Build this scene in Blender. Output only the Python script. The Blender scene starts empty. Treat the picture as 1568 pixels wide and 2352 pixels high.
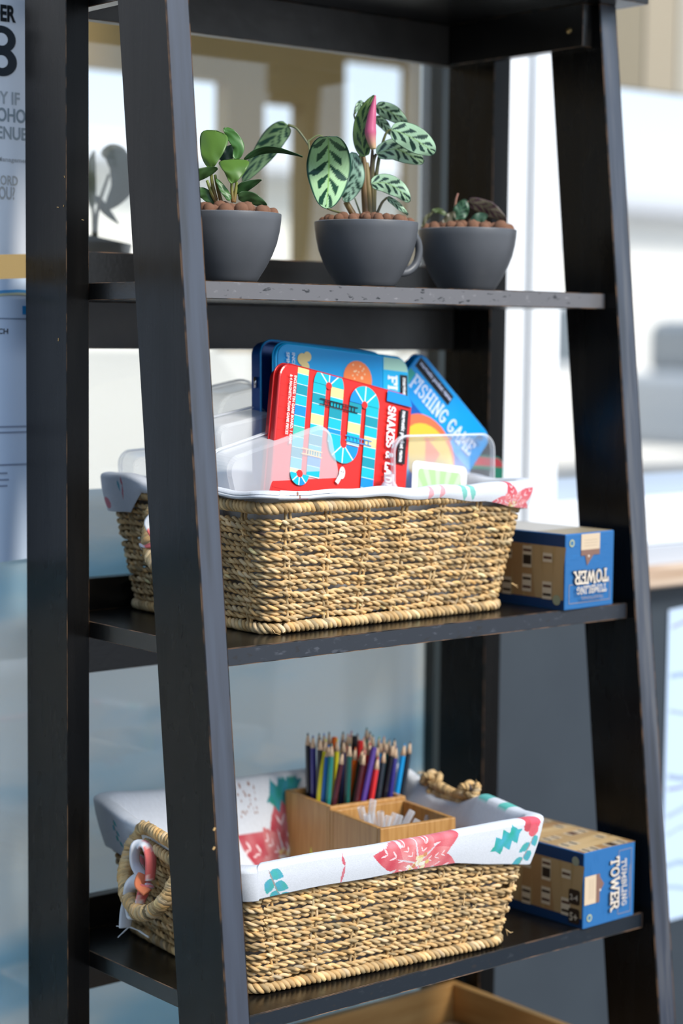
import bpy, bmesh, math, random
import numpy as np
from mathutils import Matrix, Vector, noise as mnoise
random.seed(7); rng = np.random.default_rng(7)
PI = math.pi; C = bpy.context.scene.collection

# ------------------------------------------------------------------ camera
CAM = np.array([-1.1938, -2.0203, 0.3310]); F = 4506.67
def _rot(rx, roll, rz):
    c, s = math.cos, math.sin
    X = np.array([[1,0,0],[0,c(rx),-s(rx)],[0,s(rx),c(rx)]])
    L = np.array([[c(roll),-s(roll),0],[s(roll),c(roll),0],[0,0,1]])
    Z = np.array([[c(rz),-s(rz),0],[s(rz),c(rz),0],[0,0,1]])
    return Z @ X @ L
RC = _rot(1.4827, 0.0104, -0.6935)
cam = bpy.data.cameras.new('camera'); co = bpy.data.objects.new('camera', cam); C.objects.link(co)
m = Matrix.Identity(4)
for i in range(3):
    for j in range(3): m[i][j] = RC[i, j]
    m[i][3] = CAM[i]
co.matrix_world = m
cam.sensor_fit = 'HORIZONTAL'; cam.sensor_width = 24; cam.lens = F/1568*24
cam.dof.use_dof = True; cam.dof.focus_distance = 2.18; cam.dof.aperture_fstop = 2.5
cam.clip_start = .05; cam.clip_end = 300
bpy.context.scene.camera = co
FWD = RC @ np.array([0, 0, -1.0])

# ------------------------------------------------------------------ world, sun, exposure
w = bpy.data.worlds.new('world'); bpy.context.scene.world = w; w.use_nodes = True
nt = w.node_tree; nt.nodes.clear()
wo = nt.nodes.new('ShaderNodeOutputWorld'); bg = nt.nodes.new('ShaderNodeBackground')
tc = nt.nodes.new('ShaderNodeTexCoord'); sx = nt.nodes.new('ShaderNodeSeparateXYZ'); cr = nt.nodes.new('ShaderNodeValToRGB')
nt.links.new(tc.outputs['Generated'], sx.inputs[0]); nt.links.new(sx.outputs['Z'], cr.inputs[0])
cr.color_ramp.elements[0].position = 0.0; cr.color_ramp.elements[0].color = (.86, .9, .95, 1)
cr.color_ramp.elements[1].position = .55; cr.color_ramp.elements[1].color = (.40, .58, .86, 1)
e = cr.color_ramp.elements.new(.13); e.color = (.66, .79, .93, 1)
nt.links.new(cr.outputs[0], bg.inputs[0]); bg.inputs[1].default_value = 1.5
nt.links.new(bg.outputs[0], wo.inputs[0])
sl = bpy.data.lights.new('sun', 'SUN'); sl.energy = 4.2; sl.angle = math.radians(20); sl.color = (1, .95, .87)
so = bpy.data.objects.new('sun', sl); C.objects.link(so)
d = Vector((.16, -.76, .63)); so.rotation_euler = d.to_track_quat('Z', 'Y').to_euler()
vs = bpy.context.scene.view_settings
vs.view_transform = 'Standard'; vs.look = 'None'; vs.exposure = 0.0; vs.gamma = 1; vs.use_curve_mapping = False

# ------------------------------------------------------------------ picking helpers (photo pixel -> point on a world plane)
def ray(x, y): return RC @ np.array([(x-784)/F, -(y-1176)/F, -1.0])
def at(x, y, Y):
    r = ray(x, y); return Vector(CAM + r*(Y-CAM[1])/r[1])
def onp(x, y, P, n):
    r = ray(x, y); return Vector(CAM + r*(np.dot(np.array(P)-CAM, n)/np.dot(r, n)))
def atd(x, y, D): return Vector(CAM + ray(x, y)*D)

# ------------------------------------------------------------------ materials
MATS = {}
def P(name, col=(.5,.5,.5), rough=.5, metal=0, spec=.5, **kw):
    if name in MATS: return MATS[name]
    m = bpy.data.materials.new(name); m.use_nodes = True
    b = m.node_tree.nodes['Principled BSDF']
    b.inputs['Base Color'].default_value = (*col, 1); b.inputs['Roughness'].default_value = rough
    b.inputs['Metallic'].default_value = metal; b.inputs['Specular IOR Level'].default_value = spec
    for k, v in kw.items(): b.inputs[k.replace('_', ' ')].default_value = v
    MATS[name] = m; return m
def nz(m, scale=(1,1,1), s=5, detail=4, coord='Object'):
    t = m.node_tree; c = t.nodes.new('ShaderNodeTexCoord'); mp = t.nodes.new('ShaderNodeMapping'); n = t.nodes.new('ShaderNodeTexNoise')
    mp.inputs['Scale'].default_value = scale; n.inputs['Scale'].default_value = s; n.inputs['Detail'].default_value = detail
    t.links.new(c.outputs[coord], mp.inputs[0]); t.links.new(mp.outputs[0], n.inputs[0]); return n
def ramp(m, src, stops):
    r = m.node_tree.nodes.new('ShaderNodeValToRGB'); el = r.color_ramp.elements
    el[0].position, el[0].color = stops[0][0], (*stops[0][1], 1); el[1].position, el[1].color = stops[-1][0], (*stops[-1][1], 1)
    for p, c in stops[1:-1]:
        e = el.new(p); e.color = (*c, 1)
    m.node_tree.links.new(src, r.inputs[0]); return r
def bsdf(m): return m.node_tree.nodes['Principled BSDF']
def bump(m, src, strength=.3, dist=.001):
    b = m.node_tree.nodes.new('ShaderNodeBump'); b.inputs['Strength'].default_value = strength; b.inputs['Distance'].default_value = dist
    m.node_tree.links.new(src, b.inputs['Height']); m.node_tree.links.new(b.outputs[0], bsdf(m).inputs['Normal'])
def noisy(name, stops, scale=(1,1,1), s=5, rough=.5, bs=0, bd=.001, bscale=None, **kw):
    if name in MATS: return MATS[name]
    m = P(name, rough=rough, **kw); n = nz(m, scale, s); r = ramp(m, n.outputs[0], stops)
    m.node_tree.links.new(r.outputs[0], bsdf(m).inputs['Base Color'])
    if bs:
        n2 = nz(m, bscale or scale, s*3); bump(m, n2.outputs[0], bs, bd)
    return m
def attr(name, rough=.5, bs=0, bsc=400, bd=.0004, spec=.5, wv=False, **kw):
    if name in MATS: return MATS[name]
    m = P(name, rough=rough, spec=spec, **kw); a = m.node_tree.nodes.new('ShaderNodeVertexColor'); a.layer_name = 'Col'
    m.node_tree.links.new(a.outputs[0], bsdf(m).inputs['Base Color'])
    if bs: bump(m, nz(m, (1,1,1), bsc).outputs[0], bs, bd)
    return m

black_paint = noisy('black_stained_wood', [(.3, (.0035,.0034,.0033)), (.7, (.0075,.0068,.0062))], (1,1,.08), 60, rough=.37, spec=.15, bs=.25, bd=.0004)
nn = nz(black_paint, (1,1,.3), 30); rr = ramp(black_paint, nn.outputs[0], [(.3,(.20,)*3),(.75,(.34,)*3)])
black_paint.node_tree.links.new(rr.outputs[0], bsdf(black_paint).inputs['Roughness'])
board_paint = noisy('black_stained_board', [(.3, (.0035,.0034,.0033)), (.7, (.008,.007,.006))], (.08,1,1), 60, rough=.27, spec=.5, bs=.35, bd=.0005, bscale=(1,1,1))
rail_taupe = noisy('taupe_sheen_rail', [(.3, (.028,.025,.022)), (.7, (.055,.049,.043))], (1,1,1), 14, rough=.4, bs=.7, bd=.0012)  # taupe base paints reflected light into the black back rails
worn_edge = noisy('worn_wood_edge', [(.42, (.01,.008,.006)), (.6, (.16,.085,.04))], (1,1,1), 40, rough=.5)
slate = noisy('slate_wall_paint', [(.3, (.030,.039,.050)), (.7, (.037,.048,.060))], s=6, rough=.45)
white_frame = P('white_window_frame', (.86,.87,.88), .35)
cream_frame = P('cream_window_frame', (.72,.70,.62), .4)
gasket = P('dark_gasket', (.008,.014,.014), .4)
tan_reflection = noisy('tan_reflection_wall', [(.3, (.33,.21,.07)), (.7, (.38,.25,.09))], s=2, rough=.7)
straw = attr('seagrass', .62, bs=.5, bsc=900, bd=.0004, spec=.25)
cloth = attr('printed_linen', .85, bs=.5, bsc=1500, bd=.0004, spec=.15, Sheen_Weight=.15)
leafm = attr('leaf_surface', .38, bs=.15, bsc=300, spec=.4)
printm = attr('print_ink', .35, spec=.35, Coat_Weight=.08)
cardm = attr('box_print', .5, spec=.3)
bamboo = noisy('bamboo', [(.3, (.36,.165,.042)), (.5,(.46,.235,.07)), (.72, (.53,.29,.10))], (60,60,3), 4, rough=.42)
crate_wood = noisy('pine_crate', [(.3, (.50,.25,.07)), (.7, (.66,.37,.13))], (2,2,14), 5, rough=.5)
cup_grey = noisy('grey_glaze', [(.3, (.082,.086,.094)), (.7, (.094,.098,.107))], s=30, rough=.42)
cup_white = P('pale_inner_glaze', (.62,.61,.58), .3)
clay = noisy('clay_pebble', [(.25, (.11,.045,.025)), (.5,(.24,.11,.06)), (.8, (.36,.19,.11))], s=90, rough=.85, bs=.6, bd=.0008)
plastic = P('clear_plastic', (.9,.92,.95), .12)
t = plastic.node_tree; out = t.nodes['Material Output']; tr = t.nodes.new('ShaderNodeBsdfTransparent'); mx = t.nodes.new('ShaderNodeMixShader')
tr.inputs[0].default_value = (.97,.98,1,1)
lw = t.nodes.new('ShaderNodeLayerWeight'); lw.inputs[0].default_value = .35
mr = t.nodes.new('ShaderNodeMapRange'); mr.inputs[3].default_value = .26; mr.inputs[4].default_value = .9
t.links.new(lw.outputs['Facing'], mr.inputs[0]); t.links.new(mr.outputs[0], mx.inputs[0])
t.links.new(tr.outputs[0], mx.inputs[1]); t.links.new(bsdf(plastic).outputs[0], mx.inputs[2]); t.links.new(mx.outputs[0], out.inputs[0])
def glassy(name, tint, refl, rough=.0):
    m = bpy.data.materials.new(name); m.use_nodes = True; t = m.node_tree; t.nodes.clear()
    o = t.nodes.new('ShaderNodeOutputMaterial'); a = t.nodes.new('ShaderNodeBsdfTransparent'); g = t.nodes.new('ShaderNodeBsdfGlossy'); x = t.nodes.new('ShaderNodeMixShader')
    a.inputs[0].default_value = (*tint, 1); g.inputs['Roughness'].default_value = rough; x.inputs[0].default_value = refl
    t.links.new(a.outputs[0], x.inputs[1]); t.links.new(g.outputs[0], x.inputs[2]); t.links.new(x.outputs[0], o.inputs[0]); return m
tube_clear = plastic.copy(); tube_clear.name = 'clear_tube_plastic'
for n_ in tube_clear.node_tree.nodes:
    if n_.type == 'MAP_RANGE': n_.inputs[3].default_value = .10; n_.inputs[4].default_value = .6
pane_mat = glassy('window_glass', (.96,.97,.97), .07)
film = noisy('frosted_film_reflection', [(.28, (.42,.62,.70)), (.40,(.62,.82,.92)), (.50, (.92,.96,.97)), (.7,(.96,.95,.92))], (.6,.6,2.2), 2.4, rough=.25)  # cloudy blue and white tones paint a blurred outdoor reflection into the film

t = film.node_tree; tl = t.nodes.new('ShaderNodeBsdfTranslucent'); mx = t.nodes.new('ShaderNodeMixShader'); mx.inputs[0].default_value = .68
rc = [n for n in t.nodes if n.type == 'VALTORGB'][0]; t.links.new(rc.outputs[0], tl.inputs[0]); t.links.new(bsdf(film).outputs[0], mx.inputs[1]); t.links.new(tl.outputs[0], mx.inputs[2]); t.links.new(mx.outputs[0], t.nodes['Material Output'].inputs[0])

# ------------------------------------------------------------------ mesh builder
class MB:
    def __init__(s): s.v = []; s.f = []; s.mi = []; s.c = []; s.n = 0; s.hascol = False
    def add(s, vs, fs, mi=0, col=None):
        n = s.n; vs = [tuple(map(float, q)) for q in vs]; s.v += vs; s.f += [tuple(int(i)+n for i in f) for f in fs]; s.mi += [mi]*len(fs); s.n += len(vs)
        if col is None: s.c += [(1,1,1)]*len(vs)
        else:
            s.hascol = True
            s.c += ([tuple(col)]*len(vs) if np.ndim(col) == 1 else [tuple(q) for q in col])
        return s
    def box(s, a, b, mi=0, col=None, M=None):
        (x0,y0,z0),(x1,y1,z1) = a, b
        v = [(x0,y0,z0),(x1,y0,z0),(x1,y1,z0),(x0,y1,z0),(x0,y0,z1),(x1,y0,z1),(x1,y1,z1),(x0,y1,z1)]
        if M is not None: v = [tuple(M @ Vector(q)) for q in v]
        return s.add(v, [(0,3,2,1),(4,5,6,7),(0,1,5,4),(1,2,6,5),(2,3,7,6),(3,0,4,7)], mi, col)
    def tube(s, pts, rad, k=8, mi=0, col=None, closed=False, flat=1.0, caps=True):
        pts = np.array(pts, float); n = len(pts); rad = np.broadcast_to(np.array(rad, float), (n,))
        if closed: tg = np.roll(pts, -1, 0)-np.roll(pts, 1, 0)
        else: tg = np.gradient(pts, axis=0)
        tg /= np.linalg.norm(tg, axis=1)[:, None]+1e-12
        up = np.array([0,0,1.0]) if abs(tg[0][2]) < .9 else np.array([0,1.0,0])
        N = np.zeros_like(pts); a = np.cross(up, tg[0]); a /= np.linalg.norm(a)
        for i in range(n):
            a = a-tg[i]*np.dot(a, tg[i]); a /= np.linalg.norm(a)+1e-12; N[i] = a
        B = np.cross(tg, N); th = np.arange(k)*2*PI/k
        V = pts[:, None]+rad[:, None, None]*(np.cos(th)[None, :, None]*N[:, None]+flat*np.sin(th)[None, :, None]*B[:, None])
        fs = []; rows = n if closed else n-1
        for i in range(rows):
            j = (i+1) % n
            for q in range(k): fs.append((i*k+q, i*k+(q+1) % k, j*k+(q+1) % k, j*k+q))
        if not closed and caps: fs += [tuple(range(k))[::-1], tuple((n-1)*k+q for q in range(k))]
        if col is not None and np.ndim(col) == 2: col = np.repeat(np.array(col), k, axis=0)
        return s.add(V.reshape(-1, 3), fs, mi, col)
    def lathe(s, prof, c=(0,0,0), k=48, mi=0, col=None, sq=1):
        v = []; fs = []; n = len(prof)
        for r, z in prof:
            for i in range(k): v.append((c[0]+r*math.cos(2*PI*i/k), c[1]+r*math.sin(2*PI*i/k), c[2]+z))
        for i in range(n-1):
            for q in range(k): fs.append((i*k+q, i*k+(q+1) % k, (i+1)*k+(q+1) % k, (i+1)*k+q))
        if prof[0][0] > 1e-6: fs.append(tuple(range(k))[::-1])
        if prof[-1][0] > 1e-6: fs.append(tuple((n-1)*k+q for q in range(k)))
        return s.add(v, fs, mi, col)
    def build(s, name, mat, parent=None, smooth=False, bev=0, bevmat=None, label=None, segs=1):
        me = bpy.data.meshes.new(name); me.from_pydata(s.v, [], s.f)
        mats = mat if isinstance(mat, (list, tuple)) else [mat]
        for q in mats: me.materials.append(q)
        if any(s.mi): me.polygons.foreach_set('material_index', s.mi)
        if s.hascol:
            ca = me.color_attributes.new('Col', 'FLOAT_COLOR', 'POINT')
            arr = np.ones((len(s.v), 4), np.float32); arr[:, :3] = np.array(s.c, np.float32); ca.data.foreach_set('color', arr.ravel())
        if bev:
            bm = bmesh.new(); bm.from_mesh(me)
            r = bmesh.ops.bevel(bm, geom=[e for e in bm.edges], offset=bev, segments=segs, affect='EDGES', profile=.5)
            if bevmat:
                me.materials.append(bevmat)
                for f in r['faces']: f.material_index = len(me.materials)-1
            bm.to_mesh(me); bm.free()
        if smooth: me.polygons.foreach_set('use_smooth', [True]*len(me.polygons))
        me.update()
        o = bpy.data.objects.new(name, me); C.objects.link(o)
        if parent: o.parent = parent
        if label: o['label'] = label
        return o
def tag(o, label=None, cat=None, group=None, kind=None):
    if label: o['label'] = label
    if cat: o['category'] = cat
    if group: o['group'] = group
    if kind: o['kind'] = kind
    return o
def empty(name, M, label, cat, group=None):
    o = bpy.data.objects.new(name, None); C.objects.link(o); o.empty_display_size = .02
    o.matrix_world = M if isinstance(M, Matrix) else Matrix.Translation(M)
    return tag(o, label, cat, group)
def frame(o, x, z, y=None):   # matrix with local x, local z given (orthonormalised); y = z cross x
    x = Vector(x).normalized(); z = Vector(z); z = (z-x*z.dot(x)).normalized(); y = z.cross(x)
    M = Matrix.Identity(4)
    for i in range(3): M[i][0] = x[i]; M[i][1] = y[i]; M[i][2] = z[i]; M[i][3] = o[i]
    return M
def rz(o, a): return Matrix.Translation(o) @ Matrix.Rotation(a, 4, 'Z')
def copy_thing(r, M):
    c = r.copy(); C.objects.link(c); c.matrix_world = M
    for ch in [q for q in bpy.data.objects if q.parent == r]:
        d = ch.copy(); C.objects.link(d); d.parent = c
    return c

# ------------------------------------------------------------------ 2D helpers, lettering
def rrect(w, h, r, k=6, cx=0, cy=0):
    pts = []
    for sx_, sy_, a0 in ((1,1,0),(-1,1,90),(-1,-1,180),(1,-1,270)):
        for i in range(k+1):
            a = math.radians(a0+90*i/k); pts.append((cx+sx_*(w/2-r)+r*math.cos(a), cy+sy_*(h/2-r)+r*math.sin(a)))
    return pts
def clip(poly, conv):
    out_ = list(poly)
    for i in range(len(conv)):
        a, b = conv[i], conv[(i+1) % len(conv)]; inp = out_; out_ = []
        side = lambda p: (b[0]-a[0])*(p[1]-a[1])-(b[1]-a[1])*(p[0]-a[0])
        for j in range(len(inp)):
            p, q = inp[j], inp[(j+1) % len(inp)]; sp, sq = side(p), side(q)
            if sp >= 0: out_.append(p)
            if (sp > 0) != (sq > 0) and abs(sp-sq) > 1e-15:
                t_ = sp/(sp-sq); out_.append((p[0]+t_*(q[0]-p[0]), p[1]+t_*(q[1]-p[1])))
        if len(out_) < 3: return []
    return out_
class Ink:      # flat print on the plane z = const of a local frame
    def __init__(s, conv=None, mb=None): s.mb = mb or MB(); s.conv = conv; s.z = .00012
    def poly(s, pts, col, dz=None):
        if s.conv: pts = clip(pts, s.conv)
        s.z += .000012
        if len(pts) >= 3: s.mb.add([(x, y, s.z) for x, y in pts], [tuple(range(len(pts)))], 0, col)
    def line(s, a, b, w_, col):
        dx, dy = b[0]-a[0], b[1]-a[1]; l = math.hypot(dx, dy)+1e-12; nx, ny = -dy/l*w_/2, dx/l*w_/2
        s.poly([(a[0]-nx,a[1]-ny),(b[0]-nx,b[1]-ny),(b[0]+nx,b[1]+ny),(a[0]+nx,a[1]+ny)], col)
    def rect(s, x0, y0, x1, y1, col): s.poly([(x0,y0),(x1,y0),(x1,y1),(x0,y1)], col)
    def disc(s, x, y, r, col, k=16, ry=None): s.poly([(x+r*math.cos(2*PI*i/k), y+(ry or r)*math.sin(2*PI*i/k)) for i in range(k)], col)
def arc(cx, cy, rx_, ry_, a0, a1, n=8): return [(cx+rx_*math.cos(math.radians(a0+(a1-a0)*i/n)), cy+ry_*math.sin(math.radians(a0+(a1-a0)*i/n))) for i in range(n+1)]
T = .11
GL = {  # slab letters: (width, strokes, serifs (x, y))
 'A': (.95, [[(.14,.08),(.475,.95),(.81,.08)],[(.28,.34),(.68,.34)]], [(.14,.05),(.81,.05)]),
 'B': (.8, [[(.18,.05),(.18,.95)],[(.1,.92)]+arc(.42,.72,.22,.2,90,-90)+[(.18,.52)],[(.18,.5)]+arc(.45,.29,.24,.22,90,-90)+[(.1,.07)]], []),
 'D': (.85, [[(.2,.08),(.2,.92)],[(.08,.92)]+arc(.4,.5,.32,.42,90,-90)+[(.08,.08)]], []),
 'E': (.78, [[(.2,.08),(.2,.92)],[(.07,.92),(.7,.92),(.7,.72)],[(.2,.5),(.52,.5)],[(.07,.08),(.7,.08),(.7,.28)]], []),
 'F': (.76, [[(.2,.08),(.2,.92)],[(.07,.92),(.7,.92),(.7,.7)],[(.2,.5),(.52,.5)]], [(.2,.07)]),
 'G': (.88, [arc(.46,.5,.33,.42,40,320)+[(.76,.42),(.5,.42)]], []),
 'H': (.92, [[(.2,.08),(.2,.92)],[(.72,.08),(.72,.92)],[(.2,.5),(.72,.5)]], [(.2,.05),(.2,.95),(.72,.05),(.72,.95)]),
 'I': (.46, [[(.23,.08),(.23,.92)]], [(.23,.06),(.23,.94)]),
 'K': (.92, [[(.2,.08),(.2,.92)],[(.75,.92),(.28,.48),(.78,.08)]], [(.2,.05),(.2,.95),(.76,.95),(.78,.05)]),
 'L': (.76, [[(.2,.92),(.2,.08),(.7,.08),(.7,.32)]], [(.2,.94)]),
 'M': (1.1, [[(.2,.08),(.2,.92),(.55,.3),(.9,.92),(.9,.08)]], [(.2,.05),(.9,.05)]),
 'N': (.96, [[(.2,.08),(.2,.92),(.76,.08),(.76,.92)]], [(.2,.05),(.76,.95)]),
 'O': (.9, [arc(.45,.5,.32,.42,0,360,16)], []),
 'R': (.9, [[(.2,.08),(.2,.92)],[(.08,.92)]+arc(.45,.7,.24,.22,90,-90)+[(.2,.48)],[(.45,.48),(.78,.08)]], [(.2,.05),(.8,.05)]),
 'S': (.76, [arc(.38,.70,.25,.22,20,230,8)+arc(.38,.29,.26,.22,70,-160,8)], []),
 'T': (.86, [[(.43,.08),(.43,.92)],[(.09,.7),(.09,.92),(.77,.92),(.77,.7)]], [(.43,.06)]),
 'U': (.92, [[(.2,.92)]+arc(.46,.34,.26,.27,180,360)+[(.72,.92)]], [(.2,.95),(.72,.95)]),
 'W': (1.2, [[(.12,.92),(.36,.1),(.6,.85),(.84,.1),(1.08,.92)]], [(.12,.95),(1.08,.95)]),
 '&': (.9, [[(.82,.1),(.34,.6)]+arc(.42,.76,.15,.16,200,-40,8)+[(.3,.5)]+arc(.38,.28,.24,.2,130,330,8)+[(.75,.5)]], []),
 ' ': (.4, [], [])}
def slab(ink, text, o, ux, uy, h, length, col, th=.2):   # text along ux from o, letters' up = uy
    tot = sum(GL[c][0] for c in text); k = length/tot; x = 0
    def pt(px, py): return (o[0]+ux[0]*px+uy[0]*py, o[1]+ux[1]*px+uy[1]*py)
    for c in text:
        wd, st, se = GL[c]
        for s_ in st:
            q = [pt(x+a*k, b*h) for a, b in s_]
            for a, b in zip(q[:-1], q[1:]): ink.line(a, b, th*min(k, h), col)
            for a in q: ink.disc(a[0], a[1], th*min(k, h)*.5, col, 6)
        for a, b in se: ink.line(pt(x+(a-.17)*k, b*h), pt(x+(a+.17)*k, b*h), .13*h, col)
        x += wd*k
def text_mb(body, o, ux, uy, size, length=None, off=0, z=.0004, col=None, mb=None):
    cu = bpy.data.curves.new('t', 'FONT'); cu.body = body; cu.size = 1; cu.offset = off; cu.resolution_u = 2 if size < .02 else 8
    ob = bpy.data.objects.new('t', cu); C.objects.link(ob); me = bpy.data.meshes.new_from_object(ob)
    V = [v.co.copy() for v in me.vertices]; Fs = [tuple(p.vertices) for p in me.polygons]
    bpy.data.objects.remove(ob); bpy.data.meshes.remove(me); bpy.data.curves.remove(cu)
    x1 = max(v.x for v in V); x0 = min(v.x for v in V); kx = (length/(x1-x0)) if length else size
    mb = mb or MB()
    mb.add([(o[0]+ux[0]*(v.x-x0)*kx+uy[0]*v.y*size, o[1]+ux[1]*(v.x-x0)*kx+uy[1]*v.y*size, z) for v in V], Fs, 0, col)
    return mb

# ================================================================== SHELF
W, TH, PW = .6999, .0305, .0902
Z2, ZL, ZT = .3919, -.3933, .7028
def fy(z): return -(.3617-.1099*z)
shelf = empty('ladder_bookshelf', (0,0,-.98), 'tall black-stained wooden ladder bookshelf standing against the window', 'bookshelf')
def sh(mb, name, mat=None, label=None, **k):
    mb.v = [(x, y, z+.98) for x, y, z in mb.v]
    return mb.build(name, mat or black_paint, shelf, bev=.0008, bevmat=worn_edge, label=label, **k)
for x0 in (0, W-TH):
    sh(MB().box((x0,-PW,-.98),(x0+TH,0,.757)), 'rear_post')
    b = MB(); v = []
    for z in (-.98, .757):
        for x, y in ((x0, fy(z)),(x0+TH, fy(z)),(x0+TH, fy(z)+.0901),(x0, fy(z)+.0901)): v.append((x,y,z))
    b.add(v, [(0,3,2,1),(4,5,6,7),(0,1,5,4),(1,2,6,5),(2,3,7,6),(3,0,4,7)]); sh(b, 'front_leg')
    b = MB(); v = []
    for z in (-.98, .757):
        for x, y in ((x0+.0009, fy(z)-.0004),(x0+TH-.0009, fy(z)-.0004),(x0+TH-.0009, fy(z)),(x0+.0009, fy(z))): v.append((x,y,z))
    em = noisy('leg_edge_sheen'+('_worn' if x0 else ''), [(.3, (.012,.014,.020)), (.5, (.026,.032,.050)), (.75, (.085,.085,.09) if x0 else (.036,.046,.070))], (2,1,.05), 45, rough=.36, spec=.9)  # bluish base paints sky reflection into the colour; right leg adds worn streaks
    b.add(v, [(0,3,2,1),(4,5,6,7),(0,1,5,4),(1,2,6,5),(2,3,7,6),(3,0,4,7)]); sh(b, 'leg_edge_sheen', em)
for z, yf in ((Z2,-.2988),(0,-.3481),(ZL,-.3869),(-.79,-.43)):
    sh(MB().box((TH,yf+.0006,z-.0197),(W-TH,-.002,z)), 'shelf_board', board_paint)
    bn, bc0, bc1 = {Z2: ('edge_sheen_grey', (.13,.125,.13), (.22,.21,.215)), 0: ('edge_sheen_slate', (.022,.026,.034), (.06,.066,.08)), ZL: ('edge_sheen_dark', (.010,.015,.022), (.022,.028,.036))}.get(z, ('edge_sheen_dark', (.010,.015,.022), (.022,.028,.036)))  # tone per shelf paints in reflected horizon light; speckles are scuffs
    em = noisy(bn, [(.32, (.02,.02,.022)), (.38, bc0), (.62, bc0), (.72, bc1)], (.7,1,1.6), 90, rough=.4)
    sh(MB().box((TH,yf,z-.0195),(W-TH,yf+.0005,z-.0002)), 'edge_sheen', em, label='scuffed front edge with reflected light painted grey' if z == Z2 else None)
    sh(MB().box((TH,-.018,z-.0757),(W-TH,-.0005,z-.0198)), 'lower_back_rail', rail_taupe if z == Z2 else board_paint)
    sh(MB().box((TH,-.018,z+.0001),(W-TH,-.0005,z+.0394)), 'upper_back_rail', board_paint)
sh(MB().box((TH,-.018,ZT),(W-TH,-.0005,.757)), 'top_back_rail', rail_taupe)
for x0 in (TH, W-TH-.018): sh(MB().box((x0,-.268,ZT),(x0+.018,-.019,.757)), 'side_rail', board_paint)
sh(MB().box((-.018,-.315,.7572),(W+.022,.008,.782)), 'top_board', board_paint)
b = MB().lathe([(.0,-.0015),(.004,-.001),(.004,.0008),(.0,.0012)], k=12)
M_ = frame((W-TH-.019,-.245,.725),(0,1,0),(-1,0,0)); b.v = [tuple(M_ @ Vector(q)+Vector((0,0,.98))) for q in b.v]
b.build('screw', P('brass_screw',(.5,.35,.15),.35,1), shelf, smooth=True, label='small brass screw')
# dust, chips and straw flecks that cling to the wood
b = MB()
for x, y in ((148,406),(146,473),(134,780),(190,505),(133,476)):
    p = at(x, y, -PW*.5) if False else onp(x, y, (0-.0003,0,0), np.array([1.0,0,0]))
    a = random.uniform(0, PI); l = random.uniform(.001,.003)
    b.tube([p-Vector((0,math.cos(a)*l,math.sin(a)*l)), p+Vector((0,math.cos(a)*l,math.sin(a)*l))], .0005, 5)
for x, y in ((492,1904),(491,1948),(1512,2258),(1514,2292)):
    p = at(x, y, fy(ZL-.03)-.0004); b.tube([p-Vector((.001,0,.0015)), p+Vector((.001,0,.0012))], .0011, 5)
b.v = [(x,y,z+.98) for x,y,z in b.v]; b.build('wood_chip', P('chip_wood',(.55,.33,.12),.7), shelf, label='tan chips and flecks on the black wood')['kind'] = 'stuff'

# ================================================================== BASKETS
def per_pt(w_, dp, r, s):
    """point and outward normal on a rounded rectangle, s in [0,1), starting at the front-left corner going right along the front"""
    L1, L2, A = w_-2*r, dp-2*r, PI*r/2; tot = 2*(L1+L2)+4*A; s = (s % 1)*tot
    segs = [(L1,'l',(-w_/2+r,-dp/2),(1,0)),(A,'a',(w_/2-r,-dp/2+r),-90),(L2,'l',(w_/2,-dp/2+r),(0,1)),(A,'a',(w_/2-r,dp/2-r),0),
            (L1,'l',(w_/2-r,dp/2),(-1,0)),(A,'a',(-w_/2+r,dp/2-r),90),(L2,'l',(-w_/2,dp/2-r),(0,-1)),(A,'a',(-w_/2+r,-dp/2+r),180)]
    for ln, kd, o, q in segs:
        if s <= ln+1e-9:
            if kd == 'l': return (o[0]+q[0]*s, o[1]+q[1]*s, q[1], -q[0])
            a = math.radians(q+90*s/ln); return (o[0]+r*math.cos(a), o[1]+r*math.sin(a), math.cos(a), math.sin(a))
        s -= ln
    return (-w_/2+r, -dp/2, 0, -1)
_cache = {}
def per_arr(w_, dp, r, n):
    k = (round(w_,5), round(dp,5), r, n)
    if k not in _cache: _cache[k] = np.array([per_pt(w_, dp, r, i/n) for i in range(n)])
    return _cache[k]
STR = np.array([.54,.36,.168])
def straw_cols(n, step=6, base=STR, var=.26):
    k = n//step+3; a = rng.normal(1, var, k); wv = rng.normal(0, .05, k)
    pale = (rng.random(k) < .12)*.35
    x = np.linspace(0, k-2, n); i = x.astype(int); f = (x-i)[:, None]; f = np.clip((f-.35)*3.3, 0, 1)
    colk = np.clip(base[None]*a[:, None]*(1+np.stack([wv, np.zeros(k), -wv*1.5], 1))+pale[:, None]*np.array([.5,.45,.36]), .05, .82)
    return colk[i]*(1-f)+colk[i+1]*f
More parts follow.
